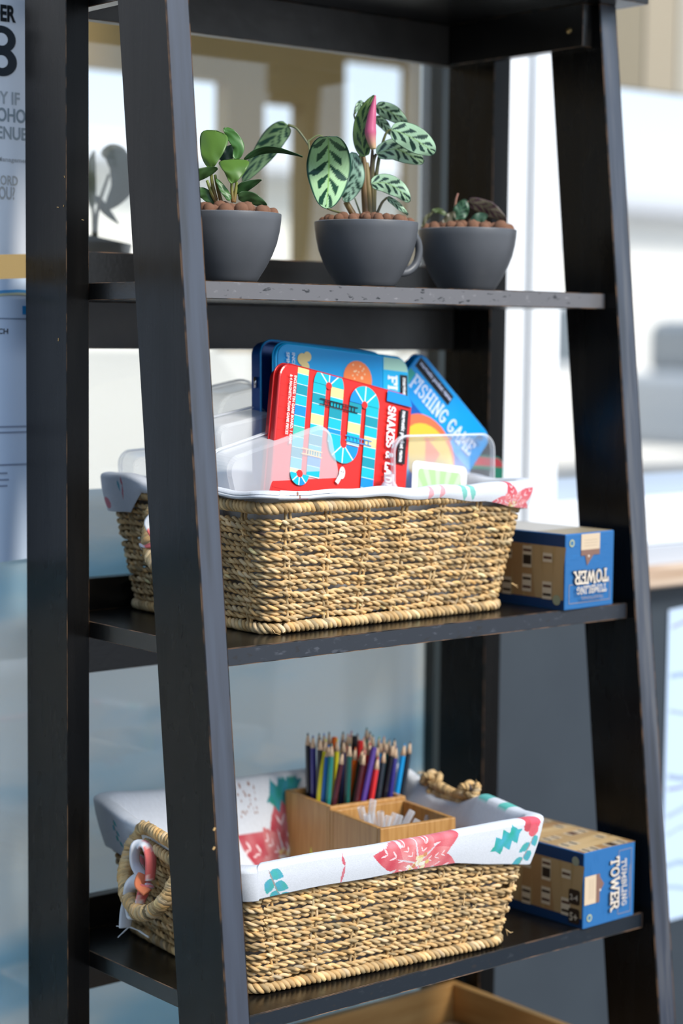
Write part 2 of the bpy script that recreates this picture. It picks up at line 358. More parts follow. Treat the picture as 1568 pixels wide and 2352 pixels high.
def rope(mb, path, hr, sr, pitch, ns=2, k=6, closed=False, flat=1.0, phase=0, tight=None, base=STR, jit=.0003):
    path = np.array(path, float); n = len(path)
    if closed: tg = np.roll(path, -1, 0)-np.roll(path, 1, 0); L = np.linalg.norm(np.roll(path, -1, 0)-path, axis=1)
    else: tg = np.gradient(path, axis=0); L = np.r_[np.linalg.norm(np.diff(path, axis=0), axis=1), 0]
    tg /= np.linalg.norm(tg, axis=1)[:, None]+1e-12; s = np.r_[0, np.cumsum(L)[:-1]]; tot = L.sum()
    if closed: pitch = tot/max(1, round(tot/pitch))
    up = np.array([0,0,1.0]) if abs(tg[0][2]) < .8 else np.array([0,1.0,0]); a = np.cross(up, tg[0]); a /= np.linalg.norm(a)
    N = np.zeros_like(path)
    for i in range(n):
        a = a-tg[i]*np.dot(a, tg[i]); a /= np.linalg.norm(a); N[i] = a
    B = np.cross(tg, N)
    for q in range(ns):
        ph = 2*PI*s/pitch+2*PI*q/ns+phase
        pr = path+hr*(np.cos(ph)[:, None]*N+np.sin(ph)[:, None]*B)+rng.normal(0, jit, (n,1))*B
        rad = sr*(1+.13*np.sin(s*PI*2/.021+q*2+phase*3))
        mb.tube(pr, rad, k, closed=closed, col=straw_cols(n, base=base), flat=flat)
def dense(pts, step=.0016):
    out_ = []
    for a, b in zip(pts[:-1], pts[1:]):
        a, b = np.array(a, float), np.array(b, float); n = max(1, int(np.linalg.norm(b-a)/step))
        out_ += [a+(b-a)*i/n for i in range(n)]
    return np.array(out_+[np.array(pts[-1], float)])
def spline(pts, n=12, closed=False):
    P_ = [np.array(p, float) for p in pts]; m_ = len(P_); out_ = []
    rg = range(m_) if closed else range(m_-1)
    for i in rg:
        if closed: p0, p1, p2, p3 = P_[i-1], P_[i], P_[(i+1) % m_], P_[(i+2) % m_]
        else: p0, p1, p2, p3 = P_[max(i-1,0)], P_[i], P_[i+1], P_[min(i+2, m_-1)]
        for j in range(n):
            u = j/n; out_.append(.5*((2*p1)+(-p0+p2)*u+(2*p0-5*p1+4*p2-p3)*u*u+(-p0+3*p1-3*p2+p3)*u**3))
    if not closed: out_.append(P_[-1])
    return np.array(out_)

# cloth prints: painters work on arrays S (metres along the front, from the front-left corner) and Q (metres from the rim, + outside/down, - inside)
WHT = np.array([.68,.70,.74])
def inpoly(X, Y, poly):
    r = np.zeros(X.shape, bool); n = len(poly)
    for i in range(n):
        x0, y0 = poly[i]; x1, y1 = poly[(i+1) % n]
        c = ((y0 > Y) != (y1 > Y)) & (X < (x1-x0)*(Y-y0)/(y1-y0+1e-15)+x0); r ^= c
    return r
def wash(X, Y, s=60, seed=0):
    return .5+.5*np.sin(X*s*3.1+seed)*np.cos(Y*s*2.3+seed*1.7+np.sin(X*s*1.3)*1.5)
def put(col, msk, c, k=1.0): col[msk] = col[msk]*(1-k)+np.array(c)*k
def petal(cx, cy, a, L, wd, n=10, curl=0):
    pts = []
    for sgn in (1, -1):
        rg = range(n+1) if sgn == 1 else range(n, -1, -1)
        for i in rg:
            u = i/n; h = sgn*wd*math.sin(PI*u**.8)**.9*.5; x = L*u; aa = a+curl*u
            pts.append((cx+x*math.cos(aa)-h*math.sin(aa), cy+x*math.sin(aa)+h*math.cos(aa)))
    return pts
def poinsettia(col, X, Y, cx, cy, R, seed=1, dark=False):
    near = (np.abs(X-cx) < R*1.4) & (np.abs(Y-cy) < R*1.4)
    r_ = random.Random(seed)
    for ring, n, rr_, c0, c1 in ((0, 6, 1.0, (.62,.07,.10), (.74,.20,.22)), (1, 6, .62, (.70,.13,.14), (.80,.33,.33))):
        for i in range(n):
            a = 2*PI*(i+.5*ring)/n+r_.uniform(-.12,.12)+.3; L = R*rr_*r_.uniform(.85,1.1)
            pg = petal(cx, cy, a, L, L*.52, curl=r_.uniform(-.2,.2)); mk = near & inpoly(X, Y, pg)
            k = wash(X, Y, 60, seed+i)[mk][:, None]; c = np.array(c0)*(1-k)+np.array(c1)*k
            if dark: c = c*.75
            col[mk] = c
            for t_ in (.3,.5,.7):     # pale veins
                for sg in (-1, 1):
                    x0, y0 = cx+L*t_*math.cos(a), cy+L*t_*math.sin(a); aa = a+sg*.6
                    vp = petal(x0, y0, aa, L*.16, L*.035); put(col, near & inpoly(X, Y, vp) & mk, (.9,.8,.8), .75)
            vp = petal(cx, cy, a-.5*2*PI/n, L*.75, L*.05); put(col, near & inpoly(X, Y, vp), WHT, .8)
    for i in range(26):
        a = r_.uniform(0, 2*PI); q = R*.17*math.sqrt(r_.random()); dx, dy = X-(cx+q*math.cos(a)), Y-(cy+q*math.sin(a))
        put(col, dx*dx+dy*dy < (R*.035)**2, r_.choice([(.75,.55,.2),(.8,.7,.45),(.62,.25,.12),(.85,.8,.7)]))
def holly(col, X, Y, cx, cy, a, L, dark=False):
    pts = []; n = 4
    for sg in (1, -1):
        rg = range(n*2+1) if sg == 1 else range(n*2, -1, -1)
        for i in rg:
            u = i/(n*2); h = sg*L*(.34 if i % 2 == 0 else .13)*(math.sin(PI*min(max(u,.03),.97))**.5)
            if i in (0, n*2): h = 0
            pts.append((cx+L*u*math.cos(a)-h*math.sin(a), cy+L*u*math.sin(a)+h*math.cos(a)))
    mk = inpoly(X, Y, pts); k = wash(X, Y, 90, 3)[mk][:, None]
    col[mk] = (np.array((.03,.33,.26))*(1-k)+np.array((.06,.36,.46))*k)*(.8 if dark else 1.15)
def berries(col, X, Y, cx, cy, r_):
    for dx, dy, c in ((0,0,(.55,.08,.1)),(r_*1.3,-r_*.3,(.72,.1,.14)),(r_*1.1,r_*.9,(.70,.12,.15))):
        put(col, (X-cx-dx)**2+(Y-cy-dy)**2 < r_*r_, c)
def sprig(col, X, Y, cx, cy, a, L, lf=.011):
    for i in range(5):
        u = (i+.6)/5; x, y = cx+L*u*math.cos(a), cy+L*u*math.sin(a); b_ = a+(1 if i % 2 else -1)*.75
        mk = inpoly(X, Y, petal(x, y, b_, lf*1.5, lf)); k = wash(X, Y, 120, i)[mk][:, None]
        col[mk] = np.array((.07,.42,.38))*(1-k)+np.array((.08,.38,.50))*k
    put(col, inpoly(X, Y, petal(cx, cy, a, L, .0016)), (.42,.25,.2), .8)
def twig(col, X, Y, cx, cy, s=1):
    for a, l in ((1.75,.022),(1.75+PI-.5,.014),(1.2+PI,.013)):
        put(col, inpoly(X, Y, petal(cx, cy, a, l*s, .0035*s)), (.62,.12,.16), .9)
def dots(col, X, Y, cx, cy, R, seed=0, n=26):
    r_ = random.Random(seed)
    for i in range(n):
        x, y = cx+r_.uniform(-R,R), cy+r_.uniform(-R,R)*1.2
        put(col, (X-x)**2+(Y-y)**2 < .0011**2, (.30,.13,.08))

def make_basket(name, M, wd, dp, h, e, label, cuff, painter, handle_in=0., seed=0, tie_label=None, rimtop=None):
    root = empty(name, M, label, 'basket')
    R0 = .022; nP = 760; cour = 17; z0, z1 = .014, h-.0175
    def wall(z, off=0): t_ = z/h; return wd+2*e*t_+2*off, dp+2*e*t_+2*off
    sp = 1/ (round(2*(wd+dp)/.052))
    rs = np.random.default_rng(seed)
    # woven courses
    for c in range(cour):
        z = z0+(z1-z0)*(c+.5)/cour; w_, d_ = wall(z); A = per_arr(w_, d_, R0, nP); s = np.arange(nP)/nP
        ph = PI*(c % 2); wob = sum(rs.normal(0, .00055)*np.sin(2*PI*k*s+rs.uniform(0, 6)) for k in (3,5,9,14,22))
        off = .0019*np.cos(PI*s/sp+ph)
        lens_ = np.interp(s, np.linspace(0, 1, 40), rs.uniform(-.0016, .0016, 40))*np.sin(PI*s/sp+ph)
        path = np.stack([A[:,0]+A[:,2]*off, A[:,1]+A[:,3]*off, z+wob+lens_], 1)
        mb = MB(); rope(mb, path, .0017, .00212, .0225, 2, 6, closed=True, phase=rs.uniform(0, 6), jit=.00012)
        mb.build('woven_course', straw, root, smooth=True)
    # stakes
    mb = MB(); ns = int(round(1/sp))
    for i in range(ns):
        for dx in (-.0032, .0032):
            pts = []
            for z in np.linspace(.004, h-.004, 34):
                w_, d_ = wall(z); x, y, nx, ny = per_pt(w_, d_, R0, (i+.15)*sp+dx/1.4+.0012*math.sin(z*60+i)); o_ = .0022*math.sin(z*2*PI/((z1-z0)/cour*2)+i)
                pts.append((x+nx*o_*.4, y+ny*o_*.4, z))
            mb.tube(pts, .0020, 5, col=straw_cols(34, 3))
    mb.build('stake', straw, root, smooth=True, label='upright seagrass stakes between the courses')['kind'] = 'stuff'
    # bottom border, rim braid, floor
    for nm, z, hr, sr, pt, st_, off in (('bottom_border', .0068, .0036, .0032, .020, 3, .0015), ('rim_braid', h-.006, .0038, .0034, .019, 3, .001)):
        w_, d_ = wall(z, off); A = per_arr(w_, d_, R0, nP)
        mb = MB(); rope(mb, np.stack([A[:,0], A[:,1], np.full(nP, z)], 1), hr, sr, pt, st_, 6, closed=True)
        mb.build(nm, straw, root, smooth=True)
    mb = MB(); k = 28
    for i in range(k):
        y = -dp/2+.008+(dp-.016)*i/(k-1); rope(mb, dense([(-wd/2+.004,y,.0055),(wd/2-.004,y,.0055)], .006), .0018, .0028, .024, 2, 5)
    mb.build('base_mat', straw, root, smooth=True)['kind'] = 'stuff'
    # liner
    prof = [(-.010, -h+.012)]+[(-.010, q) for q in np.linspace(-h*.8, -.03, 14)]+[(-.0095, q) for q in np.linspace(-.028, -.006, 14)]
    nC = 46; ct = 1.0
    npt = 1500; w_, d_ = wall(h, 0); Sarr = np.arange(npt)/npt
    S = Sarr*(2*(w_+d_)-8*R0+2*PI*R0)
    V = []; Cc = []; rows = []
    wv = sum(rs.normal(0, .0009)*np.sin(2*PI*k_*Sarr+rs.uniform(0, 6)) for k_ in (4,7,11,17))
    top = .007+wv+(rimtop(S, w_, d_) if rimtop else 0)
    lens = cuff(S, w_, d_)
    def ring(off, z, q):     # z array
        off = float(off)
        tt = np.clip(z/h, 0, 1.1); X = np.zeros(npt); Y = np.zeros(npt)
        A = per_arr(wd+2*e+2*off, dp+2*e+2*off, R0, npt); fx = (wd+2*e*tt+2*off)/(wd+2*e+2*off); fy_ = (dp+2*e*tt+2*off)/(dp+2*e+2*off)
        rp = np.stack([A[:,0]*fx, A[:,1]*fy_, z+0*A[:,0]], 1); rows.append(rp)
        col = np.tile(WHT, (npt, 1)).astype(float); painter(col, S, np.full(npt, 0.)+q, w_, d_); col *= (1+rng.normal(0, .03, (npt,1))); Cc.append(np.clip(col, 0, .95))
    for q in np.linspace(-h+.012, -.004, 62): ring(-.0085-.006*np.clip(-q/.03,0,1), h+q+top*np.clip(1+q/.05, 0, 1), q)
    for a in np.linspace(0, PI, 9)[1:-1]: ring(-.0085+(.0085+.0075)*(1-math.cos(a))/2, h+top+.004*math.sin(a)-.002, a/PI*.004-.004+.004)
    for i in range(nC):
        u = (i+1)/nC; dz = lens*u; ring(.0078+.0012*math.sin(u*PI)+0*u, h+top-.002-dz, .004+dz)
    n_r = len(rows); V = np.concatenate(rows); fs = []
    for i in range(n_r-1):
        a = i*npt; b_ = a+npt
        ar = np.arange(npt); nx_ = (ar+1) % npt
        fs += np.stack([a+ar, a+nx_, b_+nx_, b_+ar], 1).tolist()
    mb = MB(); mb.add(V, fs, 0, np.concatenate(Cc)); o = mb.build('cloth_liner', cloth, root, smooth=True)
    sm = o.modifiers.new('s', 'SOLIDIFY'); sm.thickness = .0009
    mb = MB().add([(x, y, .013) for x, y in rrect(wd-.022, dp-.022, .015)], [tuple(range(28))], 0, WHT); mb.build('liner_floor', cloth, root)
    return root, wall

def handle(root, x, side, cy, half, ztop, zlow, out_, lean=.25):
    """thick wrapped rope loop hanging on an end wall"""
    pts = [(x, cy+half*.80, ztop), (x+side*out_*.5, cy+half*1.02, ztop-(ztop-zlow)*.35), (x+side*out_, cy+half*.75, zlow+(ztop-zlow)*.22), (x+side*out_*1.15, cy, zlow),
           (x+side*out_, cy-half*.75, zlow+(ztop-zlow)*.22), (x+side*out_*.5, cy-half*1.02, ztop-(ztop-zlow)*.35), (x, cy-half*.80, ztop)]
    path = dense(spline(pts, 14), .0011)
    mb = MB(); rope(mb, path, .0058, .0034, .0125, 4, 6, flat=1.3)
    mb.tube(path[::6], .0052, 8, col=STR*.6)
    mb.build('handle', straw, root, smooth=True)
def knots(root, pts, r=.006, name='handle_knot'):
    for c in pts:
        mb = MB(); c = np.array(c); k = 70
        t_ = np.linspace(0, 2*PI, k, endpoint=False)
        pa = np.stack([r*(np.sin(t_)+2*np.sin(2*t_))*.55, r*(np.cos(t_)-2*np.cos(2*t_))*.55, -r*np.sin(3*t_)*.8], 1)+c
        rope(mb, pa, .0024, .0026, .012, 3, 6, closed=True)
        mb.build(name, straw, root, smooth=True)
def ribbon(mb, pts, wdt, n=10, tw=0, cs=None, thick=.0012):
    path = spline(pts, n); m_ = len(path); tg = np.gradient(path, axis=0); tg /= np.linalg.norm(tg, axis=1)[:, None]
    a0 = np.array([0,-.8,.6]); V = []; cols = []
    for i in range(m_):
        a = np.cross(tg[i], a0); a /= np.linalg.norm(a)+1e-9; b = np.cross(a, tg[i]); th = tw*i/m_; ww = wdt*(.95+.06*math.sin(i*.35))
        d1 = a*math.cos(th)+b*math.sin(th); d2 = np.cross(tg[i], d1)
        for j in range(8):
            q = 2*PI*j/8; V.append(path[i]+d1*ww/2*math.cos(q)+d2*thick*2*math.sin(q))
            c = WHT if cs is None else cs(i/m_, q); cols.append(c)
    fs = [(i*8+j, i*8+(j+1) % 8, (i+1)*8+(j+1) % 8, (i+1)*8+j) for i in range(m_-1) for j in range(8)]
    fs += [tuple(range(8))[::-1], tuple((m_-1)*8+j for j in range(8))]
    mb.add(V, fs, 0, np.array(cols))
def redpatch(k, ph=0):
    def f(u, q):
        v_ = math.sin(u*k+ph)+.5*math.sin(u*k*2.7+q*1.5)
        return np.array((.72,.16,.15)) if v_ > .35 else (np.array((.85,.55,.5)) if v_ > .2 else WHT)
    return f
def frays(root, pts, name='frayed_straw'):
    mb = MB()
    for c in pts:
        c = np.array(c, float)
        for i in range(3):
            d_ = rng.normal(0, 1, 3); d_ /= np.linalg.norm(d_); l = rng.uniform(.006,.013)
            mb.tube([c, c+d_*l*.5+rng.normal(0,.0008,3), c+d_*l], [.0006,.0005,.0002], 4, col=STR*1.3)
    mb.build(name, straw, root, label='loose frayed straw ends')['kind'] = 'stuff'

# --- middle basket
def cuffM(S, w_, d_):
    Ls = np.interp(S, [0,.02,.05,.12,.22,.30,.34,.40,.46,.55,.70,.73,1.02,1.06,1.15,1.18,1.21,1.30,1.6],
                      [.004,.003,.003,.005,.009,.016,.025,.034,.034,.030,.03,.03,.03,.042,.042,.010,.003,.002,.003]); return Ls
def rimM(S, w_, d_): return np.interp(S, [0,.03,.1,.25,.4,.46,.7,1.04,1.10,1.15,1.2,1.3], [.003,.004,.002,0,.001,.002,0,0,.009,.006,0,.002])
def paintM(col, S, Q, w_, d_):
    f = Q > -.001
    if f.any():
        poinsettia(col, S, Q, .345, .028, .036, 4)
        for c in (.215,.232): put(col, inpoly(S, Q, petal(c, .002, 1.9, .013, .008)), (.78,.28,.3), .8)
        for c in (.262,.275): put(col, inpoly(S, Q, petal(c, -.002, 1.35, .02, .008)), (.15,.50,.42), .9)
        put(col, (np.abs(S-.035) < .012) & (Q > .006) & (wash(S, Q, 90, 2) > .45), (.72,.12,.16), .6)
        dots(col, S, Q, .03, .002, .012, 3, 8); twig(col, S, Q, 1.145, .014, .8)
        put(col, (S-1.105)**2+(Q-.036)**2 < .007**2, (.65,.1,.15), .8); put(col, inpoly(S, Q, petal(1.135, .008, 1.3, .014, .004)), (.05,.35,.45), .9)
WM, DM, HM = .361, .271, .150
MM = rz((.131+WM/2, -.300+DM/2, 0.0005), 0)
basketM, wallM = make_basket('seagrass_basket', MM, WM, DM, HM, .024, 'pale seagrass basket with printed cloth liner on the middle shelf', cuffM, paintM, seed=3, rimtop=rimM)
xl = -WM/2-.022
handle(basketM, xl-.003, -1, -.01, .05, .150, .062, .022)
mb = MB()
ribbon(mb, [(xl-.006,.062,.088),(xl-.02,.05,.084),(xl-.028,.035,.088),(xl-.024,.015,.092)], .014, cs=redpatch(9))
ribbon(mb, [(xl-.028,.010,.128),(xl-.036,.016,.115),(xl-.030,.012,.10)], .012, cs=redpatch(7, 2))
mb.build('cloth_tie', cloth, basketM, smooth=True)
handle(basketM, WM/2+.022, 1, 0, .05, .148, .07, .016)
frays(basketM, [(-.175,-.14,.004),(-.13,-.139,.005),(.205,-.13,.03),(-.05,-.155,.10),(.1,-.16,.1)])

# --- lower basket
thL = math.radians(-6.2); WL, DL, HL = .351, .285, .150
def PLl(a, b, z): return Vector((.0837+math.cos(thL)*a-math.sin(thL)*b, -.3364+math.sin(thL)*a+math.cos(thL)*b, z))
ML = rz(PLl(WL/2, DL/2, ZL+.0005), thL)
def cuffL(S, w_, d_):
    return np.interp(S, [0,.06,.12,.20,.26,.31,.36,.41,.50,.70,.74,1.06,1.10,1.19,1.215,1.28,1.40,1.45], [.034,.033,.032,.031,.034,.044,.052,.060,.05,.03,.03,.05,.058,.050,.012,.010,.012,.034])
def rimL(S, w_, d_): return np.interp(S, [0,.3,.385,.42,.49,.53,.58,.65,.70,1.04,1.10,1.15,1.2,1.35], [-.002,0,.003,0,.004,-.014,-.016,.004,.006,.002,.006,.004,-.004,-.004])
def paintL(col, S, Q, w_, d_):
    if (Q > -.003).any():
        poinsettia(col, S, Q, .206, .028, .074, 11)
        holly(col, S, Q, .348, .010, 2.65, .046); berries(col, S, Q, .357, .008, .0072)
        sprig(col, S, Q, .368, .016, 1.8, .045, .011); sprig(col, S, Q, .012, .004, 1.2, .04, .013); twig(col, S, Q, .108, .016, 1.0)
        sprig(col, S, Q, 1.175, .008, 1.3, .03, .006); put(col, ((S-1.112)/.6)**2+(Q-.020)**2 < .007**2, (.6,.06,.1)); put(col, ((S-1.125)/.6)**2+(Q-.040)**2 < .006**2, (.6,.06,.1))
        for c_ in (.985,1.0): put(col, (S-c_)**2+((Q-.002)/.5)**2 < .005**2, (.65,.08,.1))
        put(col, inpoly(S, Q, petal(.43, .0, .3, .03, .01)), (.10,.5,.42)); put(col, inpoly(S, Q, petal(.47, .0, .2, .03, .008)), (.10,.45,.42))
    else:
        # inside of the back wall: S there runs from right to left
        b0 = w_+d_-2*.022*2+PI*.022
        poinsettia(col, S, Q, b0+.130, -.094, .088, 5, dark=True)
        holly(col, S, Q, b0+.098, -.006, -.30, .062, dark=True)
        dots(col, S, Q, b0+.188, -.018, .014, 5, 34)
basketL, wallL = make_basket('seagrass_basket', ML, WL, DL, HL, .030, 'seagrass basket with poinsettia cloth liner holding a bamboo caddy on the lower shelf', cuffL, paintL, seed=8, rimtop=rimL)
xl = -WL/2-.028
handle(basketL, xl-.002, -1, .0, .058, .154, .068, .030)
mb = MB(); rope(mb, dense(spline([(xl-.004,.062,.135),(xl-.01,.045,.152),(xl-.014,.02,.158),(xl-.014,-.01,.156),(xl-.01,-.05,.15)], 10), .0012), .0042, .0034, .018, 3, 6)
rope(mb, dense(spline([(xl+.0,.05,.128),(xl-.01,.03,.138),(xl-.014,.0,.138),(xl-.01,-.04,.13)], 10), .0012), .0036, .003, .018, 3, 6)
mb.build('end_braid', straw, basketL, smooth=True)
mb = MB()
ribbon(mb, [(xl-.008,.052,.118),(xl-.018,.03,.108),(xl-.022,.012,.100),(xl-.024,-.004,.096)], .011, cs=lambda u, q: np.array((.70,.2,.2)) if math.sin(u*22+q)>-.6 else WHT)
ribbon(mb, [(xl-.022,.008,.100),(xl-.03,.022,.118),(xl-.03,.02,.138),(xl-.026,.006,.144),(xl-.024,-.004,.13),(xl-.024,-.002,.104)], .015, cs=redpatch(6, 3))
ribbon(mb, [(xl-.028,.012,.104),(xl-.034,.026,.090),(xl-.034,.034,.066),(xl-.034,.040,.040)], .018, cs=lambda u, q: WHT*.95)
ribbon(mb, [(xl-.028,.0,.098),(xl-.032,.004,.082),(xl-.034,.012,.062),(xl-.034,.024,.056),(xl-.033,.03,.070)], .014, cs=redpatch(5, 1.2))
ribbon(mb, [(xl-.026,.010,.108),(xl-.034,.004,.098),(xl-.030,-.008,.092)], .014, cs=lambda u, q: np.array((.75,.22,.1)))
mb.build('cloth_tie', cloth, basketL, smooth=True)
handle(basketL, WL/2+.028, 1, 0, .05, .148, .07, .016)
knots(basketL, [(WL/2+.03,.045,.162),(WL/2+.030,-.035,.164)], .0075)
mb = MB(); rope(mb, dense([(WL/2+.03,.05,.160),(WL/2+.032,.0,.150),(WL/2+.030,-.04,.160)], .0015), .004, .0035, .016, 3, 6)
mb.build('end_braid', straw, basketL, smooth=True)
frays(basketL, [(-WL/2-.02,.11,.09),(-WL/2-.005,.06,.02),(.1,-.165,.07),(WL/2,-.15,.02),(WL/2+.03,-.05,.172),(WL/2+.03,.075,.165)])
mb = MB()
for q in ((-.012,.004),( -.010,-.010),(-.004,-.006)):
    mb.tube([(xl-.012,.048,.030),(xl-.018+q[0]*.3,.056,.034),(xl-.02+q[0],.066,.030+q[1])], .0006, 5)
mb.tube([(xl-.008,.03,.026),(xl-.012,.048,.030)], .0012, 6)
mb.build('thread', P('white_thread',(.75,.77,.8),.8), basketL, label='knotted white thread')

# ================================================================== TINS
def rr_shell(mb, outline, z0, z1, bevel, mi=0, col=None, top=True, bottom=True):
    """solid slab with rounded outline; bevelled front rim"""
    k = len(outline); cx = sum(p[0] for p in outline)/k; cy = sum(p[1] for p in outline)/k
    W_ = max(p[0] for p in outline)-cx; H_ = max(p[1] for p in outline)-cy
    def rg(ins, z): return [(cx+(x-cx)*(1-ins/W_), cy+(y-cy)*(1-ins/H_), z) for x, y in outline]
    rs_ = [rg(0, z0), rg(0, z1-bevel), rg(bevel*.3, z1-bevel*.3), rg(bevel, z1)]
    v = [p for r in rs_ for p in r]; fs = []
    for i in range(3):
        for j in range(k): fs.append((i*k+j, i*k+(j+1) % k, (i+1)*k+(j+1) % k, (i+1)*k+j))
    if bottom: fs.append(tuple(range(k))[::-1])
    if top: fs.append(tuple(3*k+j for j in range(k)))
    mb.add(v, fs, mi, col)
def metal_col(name, c): return P(name, c, .28, .2, Coat_Weight=.25)
def make_tin(name, M, w_, h_, t_, rad, c_lid, c_base, label, inkfn, clasp=None):
    root = empty(name, M, label, 'game tin')
    ol = rrect(w_, h_, rad, 8, w_/2, -h_/2); b = MB(); rr_shell(b, rrect(w_-.004, h_-.004, rad, 8, w_/2, -h_/2), -t_, -t_*.42, .001)
    b.build('tin_base', metal_col(name+'_base'+label[:5], c_base), root, smooth=False)
    b = MB(); rr_shell(b, ol, -t_*.5, 0, .002); lid = b.build('lid', metal_col(name+'_lid'+label[:5], c_lid), root)
    b = MB(); pa = [(x, y, -t_*.5) for x, y in rrect(w_+.0012, h_+.0012, rad, 8, w_/2, -h_/2)]; b.tube(pa, .0011, 6, closed=True)
    b.build('rolled_edge', metal_col(name+'_lid'+label[:5], c_lid), root, smooth=True)
    ink = Ink(rrect(w_-.005, h_-.005, rad-.0025, 8, w_/2, -h_/2)); inkfn(ink, w_, h_)
    ink.mb.build('lid_print', printm, lid)
    return root, lid
def tin_frame(TL, TR, Y, lean):
    n = np.array([0, -math.cos(lean), math.sin(lean)]); p0 = at(TL[0], TL[1], Y); p1 = onp(TR[0], TR[1], p0, n)
    return frame(p0, p1-p0, n), (p1-p0).length
RED = (.72,.018,.012); TEAL = (0,.45,.55); TEAL2 = (0,.28,.36); CREAM = (.86,.68,.28); WT = (.85,.9,.92); BLK = (.008,.008,.01); SKY = (0,.26,.72); GRN = (.02,.42,.33)
def red_ink(k, w_, h_):
    B_ = 1.27e-4
    def pt(a, b): return (a*w_, -b*B_)
    k.rect(0, 0, w_, -h_, RED)
    # faint brick lines
    for i in range(14):
        y = i*.0135
        k.line((w_*.74, -y), (w_, -y), .0004, (.5,.012,.01)); k.line((0, -y), (w_*.13, -y), .0004, (.5,.012,.01))
    cols = [TEAL,TEAL2,TEAL,CREAM,TEAL,TEAL2,TEAL,SKY,TEAL,GRN]
    def column(a0, a1, b0, b1, off, n=9, step=98):
        b = b0; i = off
        while b < b1:
            e_ = min(b1, b+step); c = cols[i % 10]; k.rect(a0*w_, -b*B_, a1*w_, -e_*B_, c)
            if c == CREAM:
                for q in range(6):
                    x0 = a0*w_+(a1-a0)*w_*q/6; x1 = a0*w_+(a1-a0)*w_*(q+1)/6; k.poly([(x0,-e_*B_),(x1,-e_*B_),((x0+x1)/2,-(e_+14)*B_)], CREAM)
            if c == GRN:
                for q in range(8): k.line((a0*w_, -(b+8+q*11)*B_), (a1*w_, -(b+8+q*11)*B_), .0004, (.2,.62,.5))
            k.line((a0*w_, -e_*B_), (a1*w_, -e_*B_), .0011, WT); b = e_; i += 1
    def fan(ac, bc, r_, ri, up, n=4, off=0):
        sg = 1 if up else -1
        for q in range(n):
            a0, a1 = PI*q/n, PI*(q+1)/n
            pts = [(ac*w_+ri*math.cos(a0), -bc*B_+sg*ri*math.sin(a0))]+[(ac*w_+r_*math.cos(a0+(a1-a0)*i/6), -bc*B_+sg*r_*math.sin(a0+(a1-a0)*i/6)) for i in range(7)]+[(ac*w_+ri*math.cos(a1), -bc*B_+sg*ri*math.sin(a1))]
            k.poly(pts, [TEAL, SKY, TEAL, TEAL][(q+off) % 4])
        for q in range(1, n): a0 = PI*q/n; k.line((ac*w_+ri*.8*math.cos(a0), -bc*B_+sg*ri*.8*math.sin(a0)), (ac*w_+r_*math.cos(a0), -bc*B_+sg*r_*math.sin(a0)), .0013, WT)
        k.disc(ac*w_, -bc*B_, ri, RED, 14)
    r_ = .1115*w_; ri = .022*w_
    column(.125,.205, -20, 1000, 3)
    column(.243,.337, 122, 1000, 0); column(.372,.466, 122, 560, 3)
    fan(.354, 122, r_, ri, True)
    column(.515,.609, 216, 620, 1); column(.643,.737, 216, 1500, 0); fan(.626, 216, r_, ri, True, off=2)
    column(.372,.466, 560, 640, 2); fan(.49, 635, r_, ri, False, off=1)
    fan(.19, 1000, r_*.6, ri, False)
    # ladders
    def ladder(a0, a1, b0, b1, n, c):
        k.line(pt(a0,b0), pt(a1,b0), .0013, c); k.line(pt(a0,b1), pt(a1,b1), .0013, c)
        for i in range(n): a = a0+.035+(a1-a0-.06)*i/(n-1); k.line(pt(a,b0), pt(a,b1), .0013, c)
    ladder(.293,.577, 262, 312, 11, BLK); ladder(.50,.70, 545, 590, 6, (.02,.25,.6)); ladder(.19,.34, 760, 810, 6, (.8,.55,.2))
    # pale snake head
    k.disc(*pt(.495, 905), .0045, (.80,.74,.72), 14, .0075); k.line(pt(.495, 905), pt(.46, 1010), .0055, (.80,.74,.72))
    for dx in (-.0015,.0015): k.disc(pt(.495,895)[0]+dx, pt(.495,895)[1], .0008, BLK, 8)
    k.line(pt(.495,845), pt(.495,815), .0009, BLK)
    k.rect(.79*w_, 0, w_, -123*B_, SKY)
    k.rect(.899*w_, -164*B_, .963*w_, -690*B_, BLK)
    slab(k, 'SNAKES & LADDERS', (.803*w_, -160*B_), (0,-1), (1,0), .060*w_, 16*63*B_, WT, .22)
def word(ink_or_mb, body, o, size, length, off, col, z=.0034, ux=(0,-1), uy=(1,0)):
    return text_mb(body, o, ux, uy, size, length, off, z, col, ink_or_mb)

RT, wR = tin_frame((644.7,827.4), (947.9,909.0), -.225, math.radians(9))
hR = .19
redtin, lid = make_tin('game_tin', RT, wR, hR, .021, .017, (.62,.012,.012), (.38,.004,.008), 'red magnetic snakes and ladders tin leaning in the middle basket', red_ink)
B_ = 1.27e-4
word(None, 'magnetic pocket game', (.915*wR, -180*B_), .0085, 495*B_, .03, (.85,.85,.85)).build('lettering', printm, lid)
mb = word(None, 'INCLUDES: TIN GAME BOARD, 1 GAME', (.093*wR, -112*B_), .0052, 640*B_, .025, (.9,.8,.75)).build('lettering', printm, lid)
mb = word(None, '& 4 MAGNETIC FOAM GAME PIECES', (.063*wR, -112*B_), .0052, 560*B_, .025, (.9,.8,.75))
mb.build('lettering', printm, lid)

